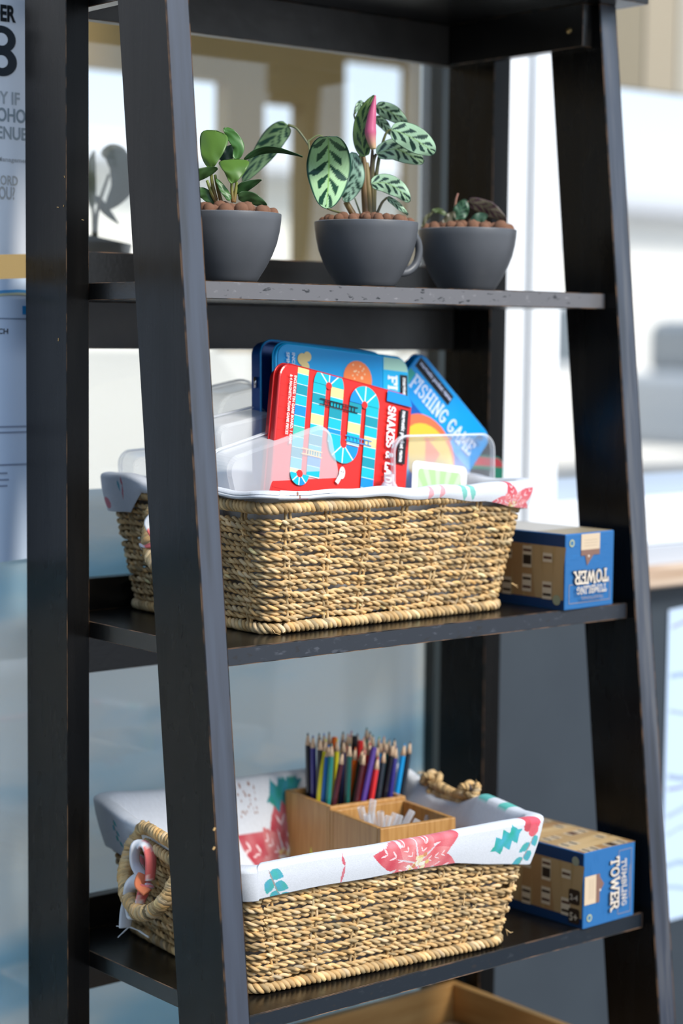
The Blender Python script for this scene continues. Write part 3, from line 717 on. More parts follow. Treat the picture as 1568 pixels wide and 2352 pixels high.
def fish_ink(side):
    def f(k, w_, h_):
        if not side:
            k.rect(0, 0, w_, -h_, (.0,.36,.80))
            for i in range(60): k.line((w_*.14+i*w_*.65/60, 0), (w_*.14+i*w_*.65/60, -h_), .0006, (.02,.46,.88))
            k.rect(0, 0, .14*w_, -h_, (.0,.38,.82)); k.rect(.795*w_, 0, w_, -h_, (.0,.45,.85)); k.rect(.80*w_, 0, w_, -.018, (.40,.68,.55))
            for x, y, r_ in ((.19,.018,.0075),(.225,.014,.006),(.21,.026,.006)): k.disc(x*w_, -y, r_, CREAM)
            k.disc(.60*w_, -.034, .0225, (.88,.22,.05), 24)
            for i in range(16): a, q = random.uniform(0, PI), random.uniform(.2,.85); k.disc(.60*w_+.0225*q*math.cos(a), -.034+.0225*q*math.sin(a), .0012, (.9,.6,.35), 8)
            k.rect(.925*w_, -.022, .985*w_, -.10, BLK); slab(k, 'FISHING GAME', (.83*w_, -.024), (0,-1), (1,0), .075*w_, .145, WT, .2)
        else:
            k.rect(0, 0, w_, -h_, (.0,.085,.42)); k.rect(w_-.062, 0, w_, -h_, (.0,.30,.75)); k.rect(0, 0, w_-.03, -.013, (.03,.36,.30))
            cx, cy = w_-.092, -.088
            k.disc(cx, cy, .040, (.80,.16,.06), 28, .052); k.disc(cx-.004, cy-.006, .036, (.75,.52,.04), 28, .046)
            k.poly([(cx-.03,cy-.02),(cx+.012,cy+.012),(cx+.012,cy-.02)], (.8,.2,.06)); k.disc(cx-.02, cy-.02, .01, (.85,.85,.8))
            k.rect(w_-.023, -.006, w_-.007, -.078, BLK)
            slab(k, 'FISHING GAME', (w_-.050, -.014), (0,-1), (1,0), .022, h_-.030, (.62,.72,.90), .2)
    return f
# blue tin behind the red one
BT, wB = tin_frame((633,783), (938,823), -.19, math.radians(8))
bt, lid = make_tin('game_tin', BT, wB, .18, .010, .018, (.0,.45,.88), (.0,.12,.42), 'bright blue fishing game tin lid directly behind the red tin', fish_ink(False))
word(None, 'magnetic pocket game', (.94*wB, -.026), .0085, .072, .03, (.85,.85,.85)).build('lettering', printm, lid)
mb = word(None, 'INCLUDES: TIN GAME BOARD', (.105*wB, -.012), .0062, .10, .025, (.7,.85,.95)).build('lettering', printm, lid); mb = word(None, 'SPINNER & GAME PIECES', (.065*wB, -.012), .0062, .09, .025, (.7,.85,.95))
mb.build('lettering', printm, lid)
# open dark blue tray behind it
DT, wD = tin_frame((598,778), (880,812), -.163, math.radians(8))
root = empty('game_tin_tray', DT, 'dark blue open tin tray peeking out left of the blue lid', 'game tin')
b = MB(); ol = rrect(wD, .175, .018, 8, wD/2, -.0875); k = len(ol)
inn = rrect(wD-.004, .171, .016, 8, wD/2, -.0875)
v = [(x,y,-.018) for x,y in ol]+[(x,y,0) for x,y in ol]+[(x,y,0) for x,y in inn]+[(x,y,-.016) for x,y in inn]; fs = [tuple(range(k))[::-1]]
for i in range(3):
    for j in range(k): fs.append((i*k+j, i*k+(j+1) % k, (i+1)*k+(j+1) % k, (i+1)*k+j))
fs.append(tuple(3*k+j for j in range(k))); b.add(v, fs); b.build('tray', metal_col('navy_tin',(.0,.07,.32)), root)
b = MB(); b.tube([(x,y,0) for x,y in rrect(wD, .175, .018, 8, wD/2, -.0875)], .0013, 6, closed=True); b.build('rolled_edge', metal_col('sky_tin',(.0,.30,.68)), root, smooth=True)
b = MB(); b.tube([(0-.002,-.045,-.008),(0-.002,-.058,-.008)], .002, 8); b.build('hinge', P('steel',(.6,.6,.62),.25,1), root, smooth=True)
# tilted fishing tin on the right
n_ = np.array([0,-math.cos(.14),math.sin(.14)]); pTR = at(966,803,-.17); pBR = onp(1126,1000,pTR,n_)
vdn = (pBR-pTR); hF = vdn.length+.004; up = -vdn.normalized(); zax = Vector(n_); xax = up.cross(zax)
FT = frame(pTR-xax*.15, xax, zax)
ft, lid = make_tin('game_tin', FT, .15, hF, .020, .015, (.0,.30,.75), (.0,.11,.5), 'blue fishing game tin tipped on its corner at the right of the basket', fish_ink(True))
word(None, 'magnetic pocket game', (.150-.018, -.009), .0085, .066, .03, (.5,.55,.75)).build('lettering', printm, lid); word(None, '3+', (.150-.020, -hF+.022), .011, .009, .02, (.0,.02,.15)).build('lettering', printm, lid); mb = word(None, 'years', (.150-.028, -hF+.024), .006, .012, .02, (.0,.02,.15))
mb.build('lettering', printm, lid)
b = MB().box((.150,-.092,-.014),(.1535,-.080,-.004)); b.build('clasp', P('dark_steel',(.05,.05,.06),.3,.8), ft, bev=.001)
# small green and red tin at the far right
GT, wG = tin_frame((1060,1042), (1158,1050), -.13, math.radians(4))
def g_ink(k, w_, h_):
    k.rect(0, 0, w_, -h_, (.0,.25,.13)); k.rect(0, 0, w_, -.014, (.68,.04,.05)); k.rect(0, -.018, w_*.78, -h_, BLK)
gt, lid = make_tin('game_tin', GT, wG, .075, .028, .014, (.0,.25,.13), (.0,.28,.16), 'small green and red tin in the right end of the middle basket', g_ink)
word(None, 'magnetic', (w_ if False else wG*.62, -.022), .007, .04, .02, (.6,.7,.7)).build('lettering', printm, lid)

# ================================================================== PLASTIC TUBS
def make_tub(M, w_, h_, depth, rad, label, taper=.006, open_front=False):
    """rounded tub; local z is towards the viewer. base faces viewer unless open_front"""
    root = empty('plastic_tub', M, label, 'tub', None)
    zf, zb = 0, -depth
    def rg(ins, z): return [(x, y, z) for x, y in rrect(w_-2*ins, h_-2*ins, max(rad-ins*.5, .004), 8, w_/2, -h_/2)]
    f_in, b_in = (0, taper) if open_front else (taper, 0)
    rs_ = [rg(f_in, zf-(0 if open_front else .003))]+[rg(f_in+(b_in-f_in)*t_, zf+(zb-zf)*t_) for t_ in (.12,.5,.88)]+[rg(b_in, zb)]
    k = len(rs_[0]); v = [p for r in rs_ for p in r]; fs = [(i*k+j, i*k+(j+1) % k, (i+1)*k+(j+1) % k, (i+1)*k+j) for i in range(4) for j in range(k)]
    if open_front: fs.append(tuple(4*k+j for j in range(k)))
    else:
        v += rg(f_in+.003, zf); fs += [(5*k+j, 5*k+(j+1) % k, (j+1) % k, j) for j in range(k)]; fs.append(tuple(5*k+j for j in range(k)))
    b = MB().add(v, fs); b.build('tub_body', plastic, root, smooth=False)
    zr = zf if open_front else zb; rimo = rrect(w_+.004, h_+.004, rad, 8, w_/2, -h_/2)
    b = MB().tube([(x, y, zr) for x, y in rimo], .0016, 6, closed=True); b.tube([(x, y, zr-.005*(1 if open_front else -1)) for x, y in rimo], .0008, 6, closed=True); b.build('tub_rim', plastic, root, smooth=True)
    return root
def tubf(TL, TR, Y, lean, yaw=0):
    n = np.array([math.sin(yaw)*math.cos(lean), -math.cos(yaw)*math.cos(lean), math.sin(lean)]); p0 = at(TL[0], TL[1], Y); p1 = onp(TR[0], TR[1], p0, n)
    return frame(p0, p1-p0, n), (p1-p0).length
M1, w1 = tubf((507,1048), (765,958), -.246, .03)
tub1 = make_tub(M1, w1, .105, .030, .022, 'clear plastic tub tilted in front of the red tin')
M2, w2 = tubf((908,1006), (1131,1001), -.255, .03)
tub2 = make_tub(M2, w2, .10, .035, .020, 'clear plastic tub holding a green card at the right of the basket', open_front=True)
M3, w3 = tubf((486,972), (650,932), -.196, .05)
tub3 = make_tub(M3, w3, .12, .04, .018, 'clear plastic tub standing left of the red tin behind the tilted one')
M4, w4 = tubf((486,905), (640,868), -.10, .02)
tub4 = make_tub(M4, w4, .13, .05, .03, 'hazy plastic tub furthest back at the left of the tins')
M5, w5 = tubf((298,1042), (400,1032), -.038, .03)
tub5 = make_tub(M5, w5, .09, .022, .016, 'clear plastic tub behind the front left shelf leg')
# label slip inside the first tub
mb = MB().box((.040,-.118,-.006),(.052,-.088,-.0055)); o = mb.build('paper_slip', P('paper_white',(.8,.82,.84),.6), None)
o.matrix_world = M1 @ Matrix.Rotation(0, 4, 'Z'); tag(o, 'small white printed paper slip inside the tilted plastic tub', 'paper slip')
mb = text_mb('WASH', (.049,-.112), (0,1), (-1,0), .006, .018, .02, -.0050, (.15,.16,.18)); mb.build('lettering', printm, o)
# green card
n2 = np.array([0,-.995,.1]); pc = Vector(M2 @ Vector((0,0,-.022))); c0 = onp(948,1057,pc,n2); c1 = onp(1072,1073,pc,n2)
CM = frame(c0, c1-c0, n2); cw = (c1-c0).length
card = empty('playing_card', CM, 'white-edged green game card standing inside the right plastic tub', 'card')
b = MB(); ol = rrect(cw, .095, .007, 6, cw/2, -.0475); k = len(ol); b.add([(x,y,-.0006) for x,y in ol]+[(x,y,0) for x,y in ol], [tuple(range(k))[::-1], tuple(range(k, 2*k))]+[(j,(j+1)%k,k+(j+1)%k,k+j) for j in range(k)])
b.build('card_body', P('card_white',(.88,.9,.92),.4), card)
ink = Ink(rrect(cw-.018, .078, .005, 6, cw/2, -.0475)); ink.rect(0, 0, cw, -.095, (.42,.66,.30))
for i in range(9):
    a = math.radians(20+i*17.5); a2 = a+.13; o_ = (cw/2, -.07); ink.poly([o_, (o_[0]+.2*math.cos(a), o_[1]+.2*math.sin(a)), (o_[0]+.2*math.cos(a2), o_[1]+.2*math.sin(a2))], (.55,.76,.46))
ink.mb.build('card_print', printm, card)
# small clear bottle between red tin and right tub
b = MB().lathe([(.010,0),(.011,.01),(.011,.05),(.006,.058),(.006,.066)], k=20); o = b.build('clear_bottle', plastic, None, smooth=True)
p = at(893,1140,-.265); o.location = (p.x, p.y, .105); tag(o, 'little clear plastic bottle between red tin and right tub', 'bottle')

# ================================================================== TUMBLING TOWER BOXES
BLUE = (.025,.135,.34); NAVY = (.004,.035,.11)
def tower_box(M, wd, ln, ht, label, rot, washed=1.0):
    """local: x right, y away, z up; printed end faces -y"""
    root = empty('tower_game_box', M, label, 'game box')
    b = MB().box((0,0,0),(wd,ln,ht)); body = b.build('carton', P('carton_blue'+rot, (.018,.15,.40), .5), root, bev=.0012, segs=2)
    # end panel, built in a square frame u,v (unrotated artwork), then turned
    def place(mb_, name, fr):
        mb_.v = [tuple(fr @ Vector(q)) for q in mb_.v]; return mb_.build(name, cardm, body)
    c = Vector((wd/2, 0, ht/2)); F_end = frame(c, (1,0,0), (0,-1,0)) @ Matrix.Rotation({'down': PI, 'side': -PI/2}[rot], 4, 'Z')
    s = wd/2-.001; ink = Ink(); ink.rect(-s, -s, s, s, BLUE)
    for i in range(60):
        x, y = random.uniform(-s, s*.8), random.uniform(-s, s); ink.line((x, y), (min(s, x+random.uniform(.005,.02)), y), .0003, (.03,.20,.50))
    GO = (.33,.28,.26); PA = (.62,.48,.33)
    for a, b_ in (((-s*.86,s*.86),(s*.86,s*.86)),((-s*.86,s*.86),(-s*.86,s*.35)),((s*.86,s*.86),(s*.86,s*.35)),((-s*.86,s*.35),(-s*.7,s*.35)),((s*.86,s*.35),(s*.7,s*.35))): ink.line(a, b_, .0007, GO)
    # pale banner with brown arrow at the bottom centre
    ink.rect(-.018, -s, .018, -.026, PA); ink.rect(-.018, -.026, .018, -.019, (.22,.12,.09))
    ink.poly([(.022,-.020),(.006,-.019),(-.004,-.011),(-.014,-.019)] if rot == 'side' else [(.010,-.019),(-.006,-.019),(.006,-.006)], (.22,.12,.09)); ink.disc(.003,-.018,.0015,(.7,.6,.5),8)
    for i in range(3): ink.line((-.013, -.031-i*.0035), (.012, -.031-i*.0035), .0006, (.40,.30,.22))
    ink.disc(s-.012 if rot == 'side' else s-.010, -s+.010, .0048, (.42,.44,.25), 14); ink.disc(s-.012 if rot == 'side' else s-.010, -s+.010, .0030, (.05,.16,.3), 12)
    slab(ink, 'TOWER', (-.034,-.0035+.002), (1,0), (0,1), .017, .068, (.03,.06,.12), .22)
    slab(ink, 'TOWER', (-.0348,-.003+.0025), (1,0), (0,1), .017, .068, (.72,.62,.50), .17)
    slab(ink, 'TUMBLING', (-.030,.0185), (1,0), (0,1), .010, .060, (.60,.53,.45), .17)
    text_mb('TRADITIONAL', (-.022,.0315), (1,0), (0,1), .0055, .044, .02, ink.z+.0001, (.22,.20,.22), ink.mb)
    place(ink.mb, 'end_print', F_end)
    # long side artwork (faces -x): woven tower blocks between navy bands
    def wood(k, L_, H_, seed):
        r_ = random.Random(seed); k.rect(0, 0, L_, H_, (.40,.25,.10)); n = int(L_/.0165)
        for i in range(n):
            x = i*L_/n; c_ = r_.choice([(.50,.32,.14),(.42,.27,.12),(.56,.38,.18),(.36,.20,.08)]); tilt = .006*math.sin(i*.9+seed)
            k.poly([(x+tilt,0),(x+L_/n*.94+tilt,0),(x+L_/n*.94-tilt,H_),(x-tilt,H_)], c_)
        for i in range(n):
            x = i*L_/n
            if i % 2 == 0:
                for j, yy in enumerate((.10,.26,.56,.80)):
                    if j == 2 and i % 4: continue
                    y = H_*(yy+.05*math.sin(i*1.7)); hh = H_*(r_.choice([.14,.20]) if j == 2 else .05)
                    k.rect(x, y-.004, x+L_/n*.9, y+hh+.004, (.62,.50,.34)); k.rect(x+.001, y, x+L_/n*.85, y+hh, r_.choice([(.045,.022,.012),(.09,.035,.02),(.03,.018,.012)]))
    F_s = frame(Vector((0,ln,0)), (0,-1,0), (-1,0,0)); ink = Ink(rrect(ln-.002, ht-.002, .001, 2, ln/2, ht/2)); ink.rect(0, 0, ln, ht, NAVY)
    sub = MB(); k2 = Ink(); wood(k2, ln-.002, ht*.70, 3)
    zoff = ink.z+.00005
    ink.mb.add([(x, y+ht*.13, z+zoff) for x, y, z in k2.mb.v], k2.mb.f, 0, np.array(k2.mb.c)); ink.z += k2.z
    if rot == 'side':
        for y in (.010, .034):
            ink.poly(rrect(.018,.019,.003,4,ln-.014,y+.004), (.035,.02,.012))
        text_mb('5+', (ln-.021, .008), (1,0), (0,1), .014, .013, .03, ink.z+.0002, (.55,.45,.32), ink.mb)
        text_mb('2-4', (ln-.021, .034), (1,0), (0,1), .010, .013, .03, ink.z+.0002, (.50,.42,.32), ink.mb)
        ink.disc(ln-.013, ht-.012, .006, (.30,.30,.2), 14)
    else: ink.disc(ln-.012, .012, .0065, (.32,.33,.2), 14)
    place(ink.mb, 'side_print', F_s)
    F_t = frame(Vector((0,ln,ht)), (0,-1,0), (0,0,1)); F_t[0][1], F_t[1][1], F_t[2][1] = 1, 0, 0
    k3 = Ink(); wood(k3, ln-.002, wd-.002, 9); F_t = Matrix.Translation((.001,.001,ht)) @ Matrix(((0,1,0,0),(1,0,0,0),(0,0,1,0),(0,0,0,1)))
    if rot == 'side': place(k3.mb, 'top_print', F_t)
    else:
        k3 = Ink(); k3.rect(0,0,ln-.002,wd-.002,(.50,.47,.42)); k3.rect(.0,.0,.05,wd-.002,(.34,.27,.17)); place(k3.mb, 'top_print', F_t)
    return root
tower_box(rz((.5505,-.353,0), math.radians(3.5)), .0935, .27, .0943, 'blue tumbling tower box lying upside down on the middle shelf', 'down')
tower_box(rz((.5549,-.3911,ZL), math.radians(2.0)), .0965, .27, .0955, 'blue tumbling tower box lying on its side on the lower shelf', 'side')

# ================================================================== CADDY, PENCILS, TUBES
uxc = Vector((.111,-.013,0)).normalized(); uyc = Vector((.0205,.1085,0)).normalized()
Oc = Vector((.315,-.284,ZL+.014)); RIM = .128; WC, LO, TAL = .1115, .111, .108
CMt = frame(Oc, uxc, (0,0,1))
caddy = empty('bamboo_caddy', CMt, 'two-compartment bamboo pencil caddy standing in the lower basket', 'caddy')
def open_box(x0, y0, x1, y1, z0, z1, t_, name):
    for a, b_ in (((x0,y0,z0),(x1,y0+t_,z1)),((x0,y1-t_,z0),(x1,y1,z1)),((x0,y0+t_,z0),(x0+t_,y1-t_,z1)),((x1-t_,y0+t_,z0),(x1,y1-t_,z1))):
        MB().box(a, b_).build(name, bamboo, caddy, bev=.0012, segs=2)
    MB().box((x0+t_,y0+t_,z0),(x1-t_,y1-t_,z0+t_)).build('compartment_floor', bamboo, caddy)
open_box(0, 0, WC, LO, 0, RIM, .0065, 'front_wall_panel')
open_box(.0, LO+.0003, WC+.003, LO+TAL, 0, RIM+.0035, .0065, 'rear_wall_panel')

# pencils
px0, py0 = 480, 1460; sc = 2.306
PEN = [ # tip x,y  lower x,y  colour  row(depth in rear compartment 0 front..1 back)  flat end
 (519,512,528,820,'black',.75,0),(545,525,553,832,'indigo',.62,0),(582,535,580,842,'black',.5,0),(625,548,585,845,'yellow',.42,0),
 (640,578,608,855,'blue',.36,0),(653,572,632,865,'teal',.26,0),(675,545,668,760,'yellow',.5,0),(705,612,662,875,'maroon',.2,0),
 (742,570,730,890,'dark_teal',.12,0),(775,590,745,880,'orange',.3,0),(808,598,765,885,'dark_green',.2,0),(822,616,775,890,'maroon',.1,0),
 (850,565,808,880,'red',.3,0),(882,592,812,888,'violet',.12,1),(903,645,857,880,'red',.1,0),(930,606,892,875,'charcoal',.2,0),
 (972,568,925,870,'black',.25,0),(1000,585,957,865,'indigo',.22,0),(1033,568,990,862,'sky',.24,0),(1064,557,1020,858,'charcoal',.3,0),
 (575,512,590,800,'dark_teal',.85,0),(607,515,612,800,'blue',.8,0),(635,508,640,800,'black',.9,0),(665,535,655,820,'orange',.65,1),
 (705,505,700,820,'dark_green',.85,0),(713,552,700,850,'navy',.45,0),(740,520,745,830,'magenta',.8,0),(768,528,765,830,'black',.6,1),
 (795,552,790,850,'red',.45,1),(818,535,812,850,'peach',.5,0),(842,535,835,850,'violet',.55,0),(827,482,830,800,'teal',.95,0),
 (865,520,850,840,'teal',.7,0),(890,578,860,860,'charcoal',.4,0),(912,555,885,850,'sky',.45,0),(928,532,905,850,'peach',.65,0),
 (945,560,912,860,'teal',.35,0),(987,545,945,850,'charcoal',.5,0),(905,535,880,850,'lime',.7,0),(760,505,752,830,'magenta',.9,0),
 (785,515,775,820,'navy',.95,0),(850,505,838,820,'dark_green',.9,0),(963,548,930,850,'navy',.6,0),(730,515,722,830,'peach',.7,0)]
PC = dict(black=(.012,.012,.018), indigo=(.028,.022,.20), yellow=(.72,.64,.02), blue=(.01,.17,.58), teal=(.01,.20,.18), maroon=(.07,.012,.02), dark_teal=(.005,.09,.075), orange=(.78,.14,.01),
          dark_green=(.008,.055,.03), red=(.62,.02,.02), violet=(.09,.04,.27), charcoal=(.025,.035,.05), sky=(.01,.30,.68), navy=(.02,.03,.09), magenta=(.5,.03,.2), peach=(.8,.35,.25), lime=(.3,.6,.1))
woodtip = P('pencil_wood', (.66,.46,.30), .6)
def pencil(o, tip, lower, col, flat, label, idx):
    dirv = (tip-lower).normalized(); L_ = .172
    root = empty('coloured_pencil', frame(tip, dirv.orthogonal(), dirv), label, 'pencil', 'coloured pencils in the bamboo caddy')
    pm = P('pencil_'+col, PC[col], .3, Coat_Weight=.3); r_ = .0039; n = 6; ct = .0155
    if flat: MB().lathe([(r_,-L_),(r_,-.0015),(r_*.8,-.0003),(.0001,0)], k=14).build('barrel', pm, root, smooth=False)
    else:
        MB().lathe([(r_,-L_),(r_,-ct)], k=6).build('barrel', pm, root)
        MB().lathe([(r_*.98,-ct-.0006),(.0013,-.0032)], k=14).build('sharpened_cone', woodtip, root, smooth=True)
        MB().lathe([(.0013,-.0032),(.0004,0)], k=8).build('lead', pm, root)
    return root
cn = dict(black='black', indigo='indigo', yellow='yellow', blue='mid blue', teal='teal', maroon='maroon', dark_teal='dark teal', orange='orange', dark_green='dark green', red='red', violet='violet', charcoal='charcoal grey', sky='sky blue', navy='navy', magenta='magenta', peach='peach', lime='lime')
cnt = {}
order = sorted(range(len(PEN)), key=lambda i: PEN[i][0])
place_words = {}
for i in order: place_words.setdefault(PEN[i][4], []).append(i)
ordw = ['first','second','third','fourth','fifth','sixth','seventh']
for i, (tx, ty, lx, ly, colr, row, fl) in enumerate(PEN):
    p0 = CMt @ Vector((0, LO+.011+row*(TAL-.024), RIM)); nrm = np.array(uyc)
    tip = onp(px0+tx/sc, py0+ty/sc, p0, nrm); low = onp(px0+lx/sc, py0+ly/sc, p0, nrm)
    tip = tip+Vector(uyc)*random.uniform(-.004,.004)
    ls = place_words[colr]; j = ls.index(i)
    where = ('front row' if row < .32 else 'middle rows' if row < .62 else 'back rows')
    bl = 'blunt-ended ' if fl else ''
    if len(ls) == 1: lab = f'the only {bl}{cn[colr]} coloured pencil in the bamboo caddy, in the {where}'
    else: lab = f'{bl}{cn[colr]} pencil in the {where}, {ordw[j]} of {len(ls)} {cn[colr]} ones from left'
    pencil(None, tip, low, colr, fl, lab, i)

# clear tubes in the front compartment
TB = [(635,440,652,505,'leftmost upright'),(695,405,682,500,'tallest upright'),(664,475,670,520,'left lying'),(686,468,700,520,'short upright'),(728,462,735,525,'middle upright'),(768,482,758,528,'stubby'),
      (800,470,778,526,'leaning'),(822,478,806,524,'slanted'),(880,458,845,520,'long slanted right'),(905,500,888,515,'low right'),(958,480,952,503,'rightmost grey')]
for i, (tx, ty, lx, ly, wd_) in enumerate(TB):
    row = .80-.06*(i % 3)-(.35 if ty > 474 else .15)*.6
    p0 = CMt @ Vector((0, LO*row, RIM)); a = onp(520+tx/2.063, 1640+ty/2.063, p0, np.array(uyc)); b_ = onp(520+lx/2.063, 1640+ly/2.063, p0, np.array(uyc))
    dv = (a-b_).normalized(); 
    if dv.z < .75: dv = (dv+Vector((0,0,.9))).normalized()
    L_ = .075; M_ = frame(a, dv.orthogonal(), dv)
    o = MB().lathe([(.0036,-L_),(.0046,-L_+.002),(.0046,-.001),(.0040,0),(.0036,-.001),(.0036,-L_+.004),(.0001,-L_+.004)], k=14).build('clear_tube', tube_clear, None, smooth=True)
    o.matrix_world = M_; tag(o, f'{wd_} clear plastic tube in the front compartment of the bamboo caddy', 'tube', 'clear tubes in the bamboo caddy')

# ================================================================== CUPS, PEBBLES, PLANTS
def cup(c, label, handle_=False):
    root = empty('planter_cup', c, label, 'cup planter', None)
    H_ = .0755
    prof = [(.001,.0005),(.033,.0),(.0352,.002),(.0375,.006),(.0445,.017),(.0512,.030),(.0562,.043),(.0592,.056),(.0607,.067),(.0612,.0745)]
    MB().lathe(prof+[(.0608,H_)], k=64).build('cup_body', cup_grey, root, smooth=True)
    MB().lathe([(.0608,H_-.0003),(.0600,H_+.0002),(.0590,H_-.0008),(.0575,.06),(.05,.04),(.0001,.035)], k=64).build('inner_glaze', cup_white, root, smooth=True)
    if handle_:
        pts = [(.0595,0,.060),(.068,0,.063),(.0755,0,.056),(.0775,0,.043),(.073,0,.029),(.062,0,.020),(.049,0,.0175)]
        a = math.radians(-5); q = [(x*math.cos(a)-y*math.sin(a), x*math.sin(a)+y*math.cos(a), z) for x, y, z in pts]
        MB().tube(spline(q, 8), .0048, 10).build('cup_handle', cup_grey, root, smooth=True)
    return root
CUPS = [((.106,-.252,Z2), 'left grey cup planter with glossy green plant', False), ((.311,-.250,Z2), 'middle grey cup planter with handle and striped plant', True), ((.4965,-.226,Z2), 'right grey cup planter with small drooping plant', False)]
pebw = ['left','middle','right']
def peb_mesh(seed):
    bm = bmesh.new(); bmesh.ops.create_icosphere(bm, subdivisions=2, radius=1)
    for v in bm.verts: v.co *= 1+.10*mnoise.noise(v.co*1.6+Vector((seed*3.1,0,0)))
    me = bpy.data.meshes.new('clay_pebble'); bm.to_mesh(me); bm.free(); me.materials.append(clay)
    me.polygons.foreach_set('use_smooth', [True]*len(me.polygons)); return me
pebs = [peb_mesh(i) for i in range(5)]
for ci, (c, lab, hd) in enumerate(CUPS):
    cup(c, lab, hd); r_ = random.Random(ci+5); placed = []
    for tr_ in range(4000):
        q = .052*math.sqrt(r_.random()); a = r_.uniform(0, 2*PI); rad = r_.uniform(.0060,.0082)*(1.12 if ci != 1 else .92)
        z = .0745+r_.uniform(0,.003)+(.006*(1-q/.052))
        p = Vector((q*math.cos(a), q*math.sin(a), z))
        if all((p-o_[0]).length > (rad+o_[1])*.93 for o_ in placed): placed.append((p, rad))
        if len(placed) > 40: break
    # outermost last: labels by place
    for j, (p, rad) in enumerate(placed):
        o = bpy.data.objects.new('clay_pebble', pebs[j % 5]); C.objects.link(o); o.location = Vector(c)+p; o.scale = (rad*r_.uniform(.9,1.1), rad, rad*r_.uniform(.85,1)); o.rotation_euler = (r_.uniform(0,3),r_.uniform(0,3),r_.uniform(0,3))
        tag(o, f'round brown clay pebble among those filling the {pebw[ci]} grey cup', 'pebble', f'clay pebbles in the {pebw[ci]} cup')
def leaf(mb, mid, wpx, D, dd=(0,0,0), tilt=0, prof='oval', pat='plain', nu=26, nv=14, cols=None, fold=.12, sc_=(2.703,440,200), stripes=5.5, curl=0):
    pts = spline([(x, y, z) for (x, y), z in zip(mid, dd)] if len(mid) == len(dd) else [(x, y, 0) for x, y in mid], 10); m_ = len(pts)
    idx = np.linspace(0, m_-1, nu); P2 = np.array([pts[int(i)]*(1-(i-int(i)))+pts[min(int(i)+1, m_-1)]*(i-int(i)) for i in idx])
    tg = np.gradient(P2[:, :2], axis=0); tg /= np.linalg.norm(tg, axis=1)[:, None]; nr = np.stack([-tg[:,1], tg[:,0]], 1)
    V = []; Cc = []
    for i in range(nu):
        u = i/(nu-1)
        wv = {'oval': math.sin(PI*min(1, u*.97+.03)**.85)**.62 if 0 < u < 1 else .02, 'obov': (u**.75)*(1-max(0, (u-.72)/.28)**2.2)**.5 if u < 1 else .02, 'lance': math.sin(PI*u**.8)**.9 if 0 < u < 1 else .02}[prof]
        wv = max(wv, .02)
        for j in range(nv):
            v_ = j/(nv-1)*2-1; x = P2[i,0]+nr[i,0]*v_*wv*wpx; y = P2[i,1]+nr[i,1]*v_*wv*wpx
            wav = .0012*math.sin(u*14+v_*2)*abs(v_)
            dep = D+P2[i,2]+tilt*v_*wv*wpx/sc_[0]/1950+fold*(abs(v_)**1.5)*wv*wpx/sc_[0]/1950+wav+curl*(u-.5)**2
            V.append(tuple(atd(sc_[1]+x/sc_[0], sc_[2]+y/sc_[0], dep)))
            if pat == 'plain':
                c = np.array(cols[0])*(1-abs(v_)*.12) if abs(v_) > .05 else np.array(cols[1])
            else:
                av = abs(v_); c = np.array(cols[0])*(1+.10*math.sin(av*40+u*60)*.5)
                ph = (u*stripes-av*1.15*(1 if prof != 'lance' else .8)+(.5 if v_ > 0 else 0)*.6); fr = ph-math.floor(ph); alt = .95 if math.floor(ph) % 2 == 0 else .55
                wth = .56*(1-((av-.45)/.5)**2) if .06 < av < alt else 0
                if fr < wth and .04 < u < .97: c = np.array(cols[1])
                if av > .93: c = np.array(cols[1])*1.3
                if av < .05: c = np.array(cols[2])
            Cc.append(np.clip(c, 0, 1))
    fs = [(i*nv+j, i*nv+j+1, (i+1)*nv+j+1, (i+1)*nv+j) for i in range(nu-1) for j in range(nv-1)]
    mb.add(V, fs, 0, np.array(Cc)); return mb
def leaf_part(root, *a, label=None, **k):
    o = leaf(MB(), *a, **k); inv = root.matrix_world.inverted(); o.v = [tuple(inv @ Vector(q)) for q in o.v]
    o = o.build('leaf', leafm, root, smooth=True, label=label); s_ = o.modifiers.new('s', 'SOLIDIFY'); s_.thickness = .0007; return o
def stem_part(root, pts, r0, r1, D, col, col2=None, dd=None, sc_=(2.703,440,200)):
    q = [tuple(root.matrix_world.inverted() @ atd(sc_[1]+x/sc_[0], sc_[2]+y/sc_[0], D+(dd[i] if dd else 0))) for i, (x, y) in enumerate(pts)]
    pa = spline(q, 8); n = len(pa); cc = np.array(col)[None]*(1-np.linspace(0,1,n)[:,None])+np.array(col2 or col)[None]*np.linspace(0,1,n)[:,None]
    MB().tube(pa, np.linspace(r0, r1, n), 7, col=cc).build('stem', leafm, root, smooth=True)
def depth_of(c): return float(np.dot(np.array(c)-CAM, FWD))
G0, G1 = (.10,.20,.035), (.16,.30,.06); DG = (.025,.075,.02)
D1 = depth_of(CUPS[0][0])
pl = empty('potted_plant', (CUPS[0][0][0], CUPS[0][0][1], Z2+.075), 'glossy fleshy-leaved green plant growing in the left grey cup', 'plant')
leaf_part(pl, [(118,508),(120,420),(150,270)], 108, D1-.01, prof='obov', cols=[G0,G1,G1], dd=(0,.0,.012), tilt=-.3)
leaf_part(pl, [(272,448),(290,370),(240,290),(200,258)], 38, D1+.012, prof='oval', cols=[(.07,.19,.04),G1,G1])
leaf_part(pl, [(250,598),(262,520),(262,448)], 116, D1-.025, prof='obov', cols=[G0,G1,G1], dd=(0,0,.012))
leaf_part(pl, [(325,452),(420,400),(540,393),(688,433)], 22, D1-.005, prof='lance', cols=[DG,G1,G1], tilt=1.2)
leaf_part(pl, [(275,660),(330,620),(432,577)], 34, D1-.01, prof='lance', cols=[DG,G1,G1], tilt=.8)
